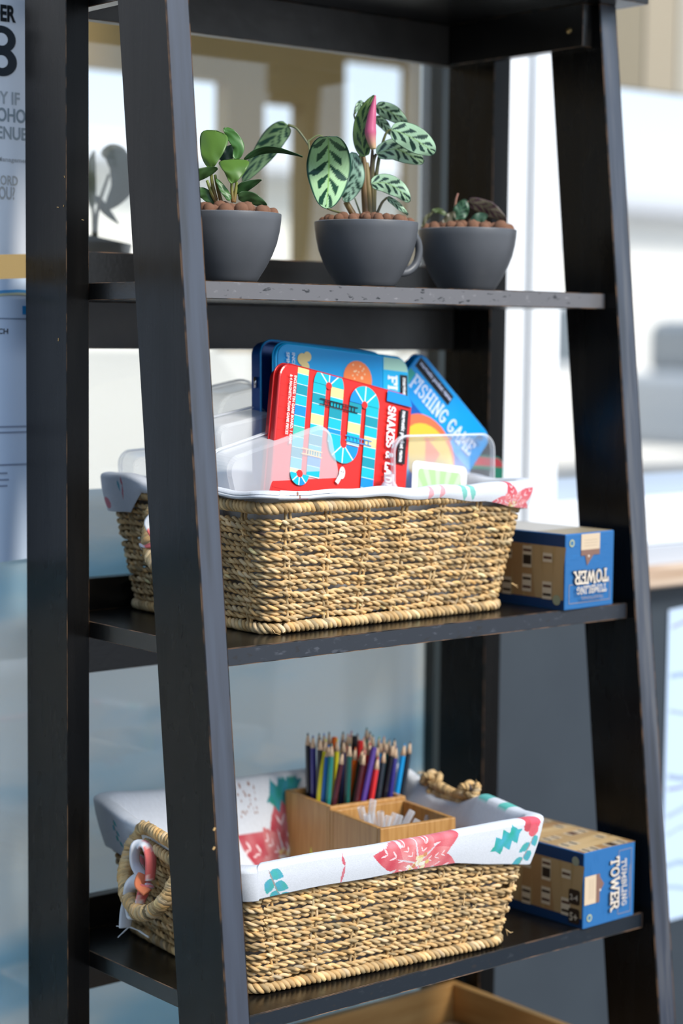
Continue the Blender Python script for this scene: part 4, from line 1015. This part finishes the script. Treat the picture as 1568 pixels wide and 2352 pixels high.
leaf_part(pl, [(288,678),(370,690),(465,738)], 38, D1-.012, prof='oval', cols=[(.05,.11,.035),G1,G1], tilt=.5)
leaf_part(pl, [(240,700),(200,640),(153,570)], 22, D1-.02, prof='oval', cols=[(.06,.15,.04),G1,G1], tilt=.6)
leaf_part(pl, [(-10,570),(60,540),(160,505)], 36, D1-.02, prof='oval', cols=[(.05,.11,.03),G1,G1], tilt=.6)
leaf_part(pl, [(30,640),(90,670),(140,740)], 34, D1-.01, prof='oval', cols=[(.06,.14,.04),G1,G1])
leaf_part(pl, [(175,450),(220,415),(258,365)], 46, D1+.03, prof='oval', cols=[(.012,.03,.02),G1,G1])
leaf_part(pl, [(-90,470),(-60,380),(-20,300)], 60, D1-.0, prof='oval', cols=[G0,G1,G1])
RS = (.22,.10,.03); GS = (.20,.27,.05)
for q in ([(118,500),(128,600),(152,700)],[(145,545),(160,620),(186,720)],[(248,592),(250,650),(258,715)],[(280,590),(272,650),(262,715)],[(95,580),(125,660),(160,725)]): stem_part(pl, q, .0016, .0024, D1-.012, GS, RS)
SG, SD, SM = (.36,.54,.34), (.012,.042,.026), (.26,.42,.16)
D2 = depth_of(CUPS[1][0])
pl2 = empty('potted_plant', (CUPS[1][0][0], CUPS[1][0][1], Z2+.075), 'tall striped calathea with a pink rolled leaf in the middle cup', 'plant')
cs = [SG, SD, SM]; cl = [(.38,.58,.32), (.010,.05,.03), (.25,.45,.12)]
leaf_part(pl2, [(597,235),(525,300),(430,430),(315,585)], 72, D2+.02, pat='s', cols=[(.15,.25,.12),SD,SM], stripes=5, tilt=.4)
leaf_part(pl2, [(990,405),(1015,540),(985,640),(950,712)], 62, D2-.015, pat='s', cols=[(.26,.42,.30),SD,SM], stripes=5.5)
leaf_part(pl2, [(846,308),(852,450),(848,600),(835,752)], 140, D2-.055, pat='s', cols=cl, stripes=5.2, nu=60, nv=31, curl=-.25)
leaf_part(pl2, [(1145,120),(1240,160),(1335,228)], 52, D2+.01, pat='s', cols=cs, stripes=5, nu=34, nv=19, tilt=.5)
leaf_part(pl2, [(1140,190),(1190,230),(1245,300)], 30, D2+.02, pat='s', cols=cs, stripes=5, tilt=.5)
leaf_part(pl2, [(1148,412),(1260,385),(1350,420),(1438,468)], 70, D2-.01, pat='s', cols=cs, stripes=5.5, nu=44, nv=23)
leaf_part(pl2, [(1238,262),(1340,300),(1440,360),(1508,410)], 82, D2-.03, pat='s', cols=cs, stripes=5, nu=50, nv=27)
leaf_part(pl2, [(1115,598),(1200,595),(1290,640),(1350,712)], 60, D2-.03, pat='s', cols=cs, stripes=5.5, nu=44, nv=23)
leaf_part(pl2, [(1215,685),(1280,735),(1342,792)], 20, D2-.02, pat='s', cols=cs, stripes=5)
leaf_part(pl2, [(1065,92),(1040,110),(1010,165)], 20, D2+.02, pat='s', cols=cs, stripes=4)
leaf_part(pl2, [(1075,430),(1055,320),(1070,180),(1135,52)], 56, D2-.02, pat='s', cols=[(.16,.26,.08),(.015,.05,.02),(.25,.35,.1)], stripes=5, nu=44, nv=21, tilt=-.5)
# rolled pink underside: a tapering scroll
M2i = pl2.matrix_world.inverted()
q = [tuple(M2i @ atd(440+x/2.703, 200+y/2.703, D2-.028)) for x, y in ((1128,385),(1110,290),(1118,180),(1139,52))]
pa = spline(q, 8); n = len(pa); cc = [np.array((.62,.45,.22))*max(0, 1-i/n*3)+np.array((.55,.10,.20))*min(1, i/n*3) for i in range(n)]
MB().tube(pa, np.interp(np.linspace(0,1,n), [0,.35,.7,1],[.003,.0070,.005,.0008]), 12, col=np.clip(np.array(cc),0,1)).build('rolled_leaf', leafm, pl2, smooth=True, label='pink rolled new leaf')
BR = (.16,.085,.03)
for q, r0, r1, c0, c1 in (([(1060,400),(1075,500),(1072,620),(1085,800)], .0022, .0052, (.30,.20,.10), BR), ([(1085,470),(1095,600),(1110,800)], .0028, .0050, (.35,.25,.10), (.14,.10,.04)),
        ([(1122,390),(1118,480),(1105,640),(1120,800)], .0016, .004, (.07,.05,.03), (.12,.08,.04)), ([(1145,415),(1122,500),(1125,800)], .0015, .004, (.12,.10,.04), (.10,.08,.03)),
        ([(1238,265),(1205,290),(1165,430),(1138,620),(1130,800)], .001, .003, (.12,.14,.05), (.10,.08,.03)), ([(1215,685),(1180,720),(1145,800)], .0012, .002, (.05,.05,.03), (.08,.07,.03)),
        ([(1115,598),(1125,570),(1118,700),(1115,800)], .0012, .003, GS, BR), ([(1012,690),(1030,740),(1048,790)], .0009, .0012, (.15,.2,.1), (.2,.2,.1)), ([(958,712),(985,760),(1008,800)], .0035, .0042, (.30,.22,.08), (.18,.08,.03)),
        ([(728,365),(700,320),(650,258),(597,234)], .0012, .0016, (.12,.13,.07), (.14,.16,.07)), ([(845,330),(790,300),(735,330),(728,365),(780,700),(960,790)], .0008, .0012, (.2,.25,.1), (.15,.15,.06)),
        ([(1020,215),(1008,175),(1015,155)], .001, .001, (.1,.12,.05), (.1,.12,.05)), ([(1020,215),(1045,420),(1065,600)], .001, .002, (.1,.12,.05), (.1,.12,.05))):
    stem_part(pl2, q, r0, r1, D2-.004 if q[0][0] != 845 else D2-.02, c0, c1)
D3 = depth_of(CUPS[2][0]); s3 = (2.0,784,0)
pl3 = empty('potted_plant', (CUPS[2][0][0], CUPS[2][0][1], Z2+.075), 'small wilting purple-leaved plant in the right grey cup', 'plant')
leaf_part(pl3, [(530,1010),(550,965),(570,918)], 36, D3-.02, prof='oval', pat='s', cols=[(.05,.12,.06),(.01,.04,.02),(.1,.15,.08)], stripes=5, sc_=s3)
leaf_part(pl3, [(580,925),(650,950),(700,975),(756,1018)], 36, D3-.01, prof='oval', pat='s', cols=[(.13,.11,.07),(.05,.02,.03),(.12,.12,.07)], stripes=5, sc_=s3, tilt=.5)
leaf_part(pl3, [(415,968),(455,970),(500,1005)], 12, D3-.01, prof='lance', cols=[(.10,.14,.05),G1,G1], sc_=s3)
leaf_part(pl3, [(600,1035),(630,1005),(670,990)], 28, D3-.03, prof='oval', cols=[(.04,.09,.05),G1,G1], sc_=s3)
leaf_part(pl3, [(470,1030),(500,1000),(520,975)], 24, D3-.02, prof='oval', cols=[(.10,.09,.05),G1,G1], sc_=s3)
leaf_part(pl3, [(370,1045),(390,1000),(425,970)], 10, D3-.03, prof='lance', cols=[(.10,.10,.05),G1,G1], sc_=s3)
for q in ([(535,888),(524,930),(520,1000)],[(580,925),(560,960),(550,1030)],[(500,1005),(510,1030),(520,1045)]): stem_part(pl3, q, .0009, .0016, D3-.015, (.45,.20,.15), (.25,.15,.08), sc_=s3)

# ================================================================== CRATE on the bottom shelf
cr0 = empty('wooden_crate', (.17,-.425,-.79), 'honey-coloured wooden crate on the bottom shelf', 'crate')
cw_, cd_, ch_ = .488, .375, .222
for a, b_ in (((0,cd_-.012,0),(cw_,cd_,ch_)),((0,0,0),(cw_,.012,ch_-.10)),((0,.012,0),(.012,cd_-.012,ch_)),((cw_-.012,.012,0),(cw_,cd_-.012,ch_))): MB().box(a, b_).build('crate_panel', crate_wood, cr0, bev=.001)
MB().box((.012,.012,0),(cw_-.012,cd_-.012,.01)).build('crate_floor', crate_wood, cr0)
mb = MB()
for i in range(9):
    r_ = .012+i*.0095; t_ = np.linspace(0, 2*PI, 90, endpoint=False)
    rope(mb, np.stack([r_*np.cos(t_), r_*np.sin(t_), .005+0*t_+.003*(i % 2)], 1), .002, .004, .016, 2, 5, closed=True, base=np.array([.22,.13,.06]))
o = mb.build('woven_mat', straw, None, smooth=True); o.location = (.47,-.22,-.615); tag(o, 'round dark woven mat lying in the wooden crate', 'mat')
tag(MB().box((.19,-.40,-.779),(.64,-.07,-.616)).build('cardboard_pack', P('cardboard',(.30,.2,.11),.8), None, bev=.002), 'brown cardboard pack under the woven mat in the crate', 'pack')

# ================================================================== WINDOW WALL
def struct(mb, name, mat, **k): return tag(mb.build(name, mat, None, **k), kind='structure')
GY = .058
struct(MB().box((-1.6,GY,-.98),(.700,GY+.006,1.6)), 'window_1', pane_mat)
g = MB().box((.700,GY-.012,-.98),(.7135,GY+.03,1.6)); struct(g, 'trim_1', gasket)
struct(MB().box((.7135,GY-.004,-.054),(.800,GY+.05,1.6)), 'trim_2', cream_frame)
struct(MB().box((.7135,GY-.002,-.98),(3.2,GY+.10,-.054)), 'wall_back', slate)
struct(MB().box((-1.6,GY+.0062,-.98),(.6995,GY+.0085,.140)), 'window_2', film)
# white window
struct(MB().box((.800,GY-.01,.0),(.8735,GY+.06,1.6)).box((.8735,GY+.002,.0),(.886,GY+.06,1.6)).box((.886,GY-.012,.0),(.9475,GY+.06,1.6)).box((.9475,GY-.012,.011),(3.2,GY+.06,.086)), 'trim_3', white_frame, bev=.002)
struct(MB().box((.9475,GY+.03,.0865),(3.2,GY+.05,.118)), 'trim_4', P('grey_track',(.36,.42,.50),.4))
struct(MB().box((.9475,GY+.036,.118),(3.2,GY+.042,1.6)), 'window_3', glassy('clear_glass', (.98,.98,.98), .03))
struct(MB().box((.80,GY-.03,-.019),(3.2,GY+.02,.0098)), 'trim_5', P('grey_ledge',(.50,.52,.56),.5))
struct(MB().box((.80,GY-.05,-.054),(3.2,GY+.05,-.0192)), 'trim_6', noisy('weathered_sill_wood', [(.3,(.42,.27,.17)),(.7,(.62,.48,.36))], (1,6,20), 5, rough=.6), bev=.004)
struct(MB().box((-6,-4.5,-1.02),(9,GY,-.98)), 'floor', noisy('patio_concrete', [(.3,(.05,.05,.052)),(.7,(.075,.075,.078))], s=3, rough=.8))  # near floor coloured dark as shaded, so low reflections stay dark
struct(MB().box((-6,GY+.11,-1.02),(3.2,1.6,-.981)), 'floor', noisy('pale_bounce_floor', [(.3,(.66,.66,.64)),(.7,(.74,.74,.72))], s=3, rough=.6))  # unseen pale floor added to bounce light through the film
struct(MB().box((-30,-40,-1.05),(30,-4.5,-1.0)), 'ground', noisy('pale_paving', [(.3,(.42,.42,.42)),(.7,(.5,.5,.49))], s=1, rough=.9))

struct(MB().box((-3.4,-7,-.98),(-3.2,GY+.05,1.70)), 'blocker_wall', P('blocker_dark',(.10,.095,.085),.7))  # unseen wall added to darken reflections on left-facing sides
# posters behind / on the glass
def poster(name, x0, x1, z0, z1, y, label, mat):
    r = empty(name, frame((x0,y,z1), (1,0,0), (0,-1,0)), label, 'poster'); b = MB(); n = 10; wv = []
    for i in range(n+1):
        for zf, bb in ((0,0),(z0-z1,0)): wv.append((i/n*(x1-x0), zf+.003*math.sin(i*.8), 0))
    b.add(wv+[(x,yy,-.0006) for x,yy,z in wv], [(2*i,2*i+1,2*i+3,2*i+2) for i in range(n)]+[(2*(i+n+1)+2,2*(i+n+1)+3,2*(i+n+1)+1,2*(i+n+1)) for i in range(n)]); b.build('sheet', mat, r); return r
paper_a = P('poster_paper', (.84,.86,.90), .5); paper_b = P('notice_paper', (.66,.78,.95), .5)
pA = poster('age_notice', -.30, .085, .427, .90, GY-.003, 'tall white under 18 notice on the glass at the far left', paper_a)
XE = -.30
def pl_text(body, xr, ztop, zbot, col, parent, x_edge, z1, off=.02, k=1.0, wid=None):
    """right-aligned line of poster text whose right end is at world x = xr"""
    hgt = (ztop-zbot)/.70; wid = wid or len(body)*hgt*.52*k
    return text_mb(body, (xr-x_edge-wid, zbot-z1), (1,0), (0,1), hgt, wid, off, .0006, col)
def zpx(y, x=30): return at(x, y, GY-.003).z
def xpx(x, y=500): return at(x, y, GY-.003).x
mbt = MB()
for body, xr, y0, y1, c, wid in (('UNDER', 38, 15, 50, (.01,.012,.015), .062),('BUY IF', 46, 212, 240, (.42,.45,.47), .047),('ALCOHOL', 74, 250, 280, (.28,.33,.36), .080),
                            ('VENUE', 62, 292, 320, (.34,.38,.40), .052),('Management', 70, 362, 372, (.5,.5,.5), .045),('ORD', 41, 404, 426, (.50,.49,.46), .024),('YOU?', 34, 430, 458, (.48,.47,.45), .030)):
    t_ = pl_text(body, xpx(xr), zpx(y0), zpx(y1), c, pA, XE, .90, .045 if y0 < 100 else .02, wid=wid); t_.build('lettering', cardm, pA)  # grey letter colours paint in the glass reflection that fades these lines
k = Ink(); k.z = .0007; zt_, zb_ = zpx(62)-.90, zpx(178)-.90; H8 = zt_-zb_; x8 = xpx(40)-XE-.021
for yc, r8 in ((zt_-H8*.27, .27), (zb_+H8*.29, .29)): k.disc(x8, yc, .021*(r8/.29), (.012,.02,.03), 28, H8*r8)
for yc, r8 in ((zt_-H8*.27, .27), (zb_+H8*.29, .29)): k.disc(x8, yc, .0085, (.84,.86,.90), 20, H8*.125)
k.mb.build('numeral', cardm, pA)
k = Ink(); k.z = .0007; k.rect(x8-.045, zb_, x8-.032, zt_, (.012,.02,.03)); k.poly([(x8-.045,zt_),(x8-.052,zt_-.012),(x8-.045,zt_-.014)], (.012,.02,.03)); k.mb.build('numeral', cardm, pA)
pB = poster('paper_notice', -.28, .082, .058, .398, GY-.003, 'pale blue printed notice sheet below the under 18 notice', paper_b)
mbt = MB()
t_ = pl_text('CH', xpx(17), zpx(755), zpx(767), (.05,.06,.08), pB, -.28, .398, .02, wid=.014); t_.build('lettering', cardm, pB)
k = Ink(mb=mbt); k.z = .0006
k.rect(xpx(50)+.28, zpx(722)-.398, xpx(50)+.30, zpx(702)-.398, (.02,.28,.62)); k.line((.10, zpx(732)-.398), (.34, zpx(732)-.398), .0012, (.2,.26,.36))
for yy, x0_, x1_ in ((980,.10,.34),(993,.08,.34),(1067,.20,.318),(1086,.25,.286),(1101,.25,.288),(1115,.25,.286)): k.line((x0_, zpx(yy)-.398), (x1_, zpx(yy)-.398), .0022, (.30,.36,.48))
for i in range(12): k.line((.08+i*.02, zpx(676)-.398+.004*math.sin(i*.7)), (.102+i*.02, zpx(676)-.398+.004*math.sin((i+1)*.7)), .004, (.10,.36,.68)); k.line((.08+i*.02, zpx(682)-.398+.004*math.sin(i*.7)), (.102+i*.02, zpx(682)-.398+.004*math.sin((i+1)*.7)), .003, (.55,.56,.40))
mbt.build('lettering', cardm, pB)
# pale poster on slate wall at right
xa = at(1528,1700,GY-.004).x; za, zb = at(1545,1400,GY-.004).z, at(1545,2112,GY-.004).z
pC = poster('wall_poster', xa, xa+.30, zb, za, GY-.004, 'pale blue sketched poster on the slate wall at far right', P('poster_paper_c', (.55,.68,.86), .5))
k = Ink(rrect(.30, za-zb, .01, 3, .15, -(za-zb)/2)); 
k.rect(0, -(za-zb)+.0, .30, 0, (.55,.68,.86))
for i, (yy, c) in enumerate(((1440,(.32,.32,.48)),(1560,(.33,.42,.55)),(1640,(.36,.42,.55)),(1780,(.33,.40,.52)),(1800,(.28,.28,.42)),(1860,(.40,.48,.6)),(1910,(.4,.48,.6)),(1990,(.36,.46,.55)),(2040,(.36,.46,.56)))):
    z_ = at(1555,yy,GY-.004).z-za; pts = [(.008+j*.03, z_+.008*math.sin(j*1.1+i)) for j in range(9)]
    for a, b_ in zip(pts[:-1], pts[1:]): k.line(a, b_, .005+.003*(i % 2), c)
k.mb.build('sketch_print', cardm, pC)

# tan room added to imitate reflections in the left glass; street beyond
YR = 1.6
def rw(x0, x1, z0, z1): return MB().box((x0,YR,z0),(x1,YR+.05,z1))
tw = MB()
for x0, x1, z0, z1 in ((-1.5,2.36,.99,1.12),(-1.5,1.0,.30,.905),(1.47,1.575,-1,.99),(1.69,1.815,-1,.99),(2.03,2.12,-1,.99),(1.575,1.69,.87,.99),(-1.5,1.47,.905,.99)): tw.box((x0,YR,z0),(x1,YR+.05,z1))
struct(tw, 'reflection_wall', tan_reflection)
struct(MB().box((-1.5,YR-.001,-1),(2.36,YR+.049,.30)), 'bounce_panel', P('pale_bounce',(.78,.75,.68),.6))  # pale lower panel added to bounce light onto the film
struct(MB().box((2.12,YR-.02,-1),(2.36,YR+.07,1.8)), 'trim_7', cream_frame)
def thing(mb, name, mat, label, cat, **k): return tag(mb.build(name, mat, None, **k), label, cat)
def bld(name, x0, x1, y0, z1, matn, col, roofc, label, wins):
    r = empty(name, (x0, y0, -1.0), label, 'building')
    MB().box((0,0,0),(x1-x0,4,z1+1)).build('wall', P(matn, col, .8), r)
    MB().box((-.3,-.5,z1+1),(x1-x0+.3,4.3,z1+1.22)).build('roof', P(matn+'r', roofc, .7), r, bev=.03)
    for a, b_, c, d_ in wins:
        f = MB().box((a,-.04,b_),(c,.02,d_)).build('window', P('win_white',(.75,.75,.75),.4), r); MB().box((a+.08,-.05,b_+.08),(c-.08,-.041,d_-.08)).build('pane', P('win_dark',(.12,.15,.17),.1), f)
    return r
struct(MB().box((-20,2.5,-1.06),(60,60,-1.0)), 'ground', noisy('street_asphalt', [(.3,(.34,.33,.32)),(.7,(.44,.43,.41))], s=1, rough=.9))
bld('cream_building_reflection', 4.0, 12.4, 12, 1.75, 'reflection_stucco', (.88,.84,.74), (.70,.71,.72), 'blurred cream building added to imitate a reflection in the left glass', [(2.4,.5,3.1,1.5),(5.2,.4,6.3,1.5)])  # cream one added in place of the building reflected in the left glass
bld('white_building', 13.0, 22.0, 13, 1.72, 'reflection_stucco2', (.92,.89,.82), (.50,.51,.53), 'blurred white building across the street seen through the right window', [(.8,1.0,2.0,1.8)])
cvr = empty('parked_van', (12.6,9.2,-1.0), 'blurred grey van parked in front of the white building', 'vehicle')
MB().box((0,0,.35),(3.2,1.6,1.05)).build('body', P('van_grey',(.45,.46,.46),.3), cvr, bev=.12, segs=3)
MB().box((.5,.1,1.0),(2.4,1.5,1.55)).build('cabin', P('van_glass',(.24,.26,.27),.1), cvr, bev=.15, segs=3)
for x in (.6,2.5): MB().tube([(x,-.03,.33),(x,.2,.33)], .32, 20).build('wheel', P('tyre',(.02,.02,.02),.8), cvr)
MB().box((3.22,.2,.5),(3.3,.8,.75)).build('tail_lamp', P('lamp_red',(.5,.05,.04),.3), cvr)
# hanging slatted valance outside the right window
va = empty('slatted_valance', (1.2,1.0,.898), 'tan vertical-slatted valance hanging outside the right window', 'valance')
for i in range(30):
    x = i*.11; MB().box((x,0,0),(x+.104,.03,1.1)).build('slat', [P('slat_a',(.36,.29,.19),.7), P('slat_b',(.24,.19,.11),.7), P('slat_c',(.42,.37,.28),.7)][(i*2) % 3], va)
# plant and plinth added to imitate the left plant's reflection in the glass
rp = empty('plant_reflection', (.10,.36,.39), 'dark leafy plant added to imitate the reflected left plant at upper left', 'plant')
Dr = depth_of((.10,.40,.45)); s4 = (2.0, 0, 0); oc = [(.025,.03,.014),(.05,.055,.02),(.05,.055,.02)]
leaf_part(rp, [(500,700),(560,760),(560,860),(490,960)], 62, Dr, prof='oval', cols=oc, sc_=s4)
leaf_part(rp, [(470,715),(520,690),(580,700)], 30, Dr+.02, prof='oval', cols=[(.10,.09,.05)]*3, sc_=s4)
leaf_part(rp, [(425,960),(415,800),(432,690)], 26, Dr, prof='lance', cols=[(.10,.10,.06)]*3, sc_=s4)
leaf_part(rp, [(440,900),(480,960),(545,1030)], 20, Dr, prof='lance', cols=oc, sc_=s4)
for q in ([(440,1100),(450,960),(500,800)],[(430,1100),(430,1000),(425,950)]): stem_part(rp, q, .003, .002, Dr, (.08,.07,.04), sc_=s4)
pp = rp.matrix_world.inverted() @ atd(205, 560, Dr)
MB().lathe([(.03,-.075),(.05,-.04),(.058,0),(.0,.012)], (pp.x,pp.y,pp.z), 28).build('pot', P('dark_pot_reflection',(.10,.075,.05),.6), rp, smooth=True)  # pot added as part of the imitated plant reflection
st_ = MB().box((.0,.32,-.98),(.28,.56,.3045)); tag(st_.build('reflection_stand', P('reflection_stand_oak',(.22,.14,.06),.5), None, bev=.003), 'oak plinth added behind the glass to carry the imitated plant reflection', 'stand')
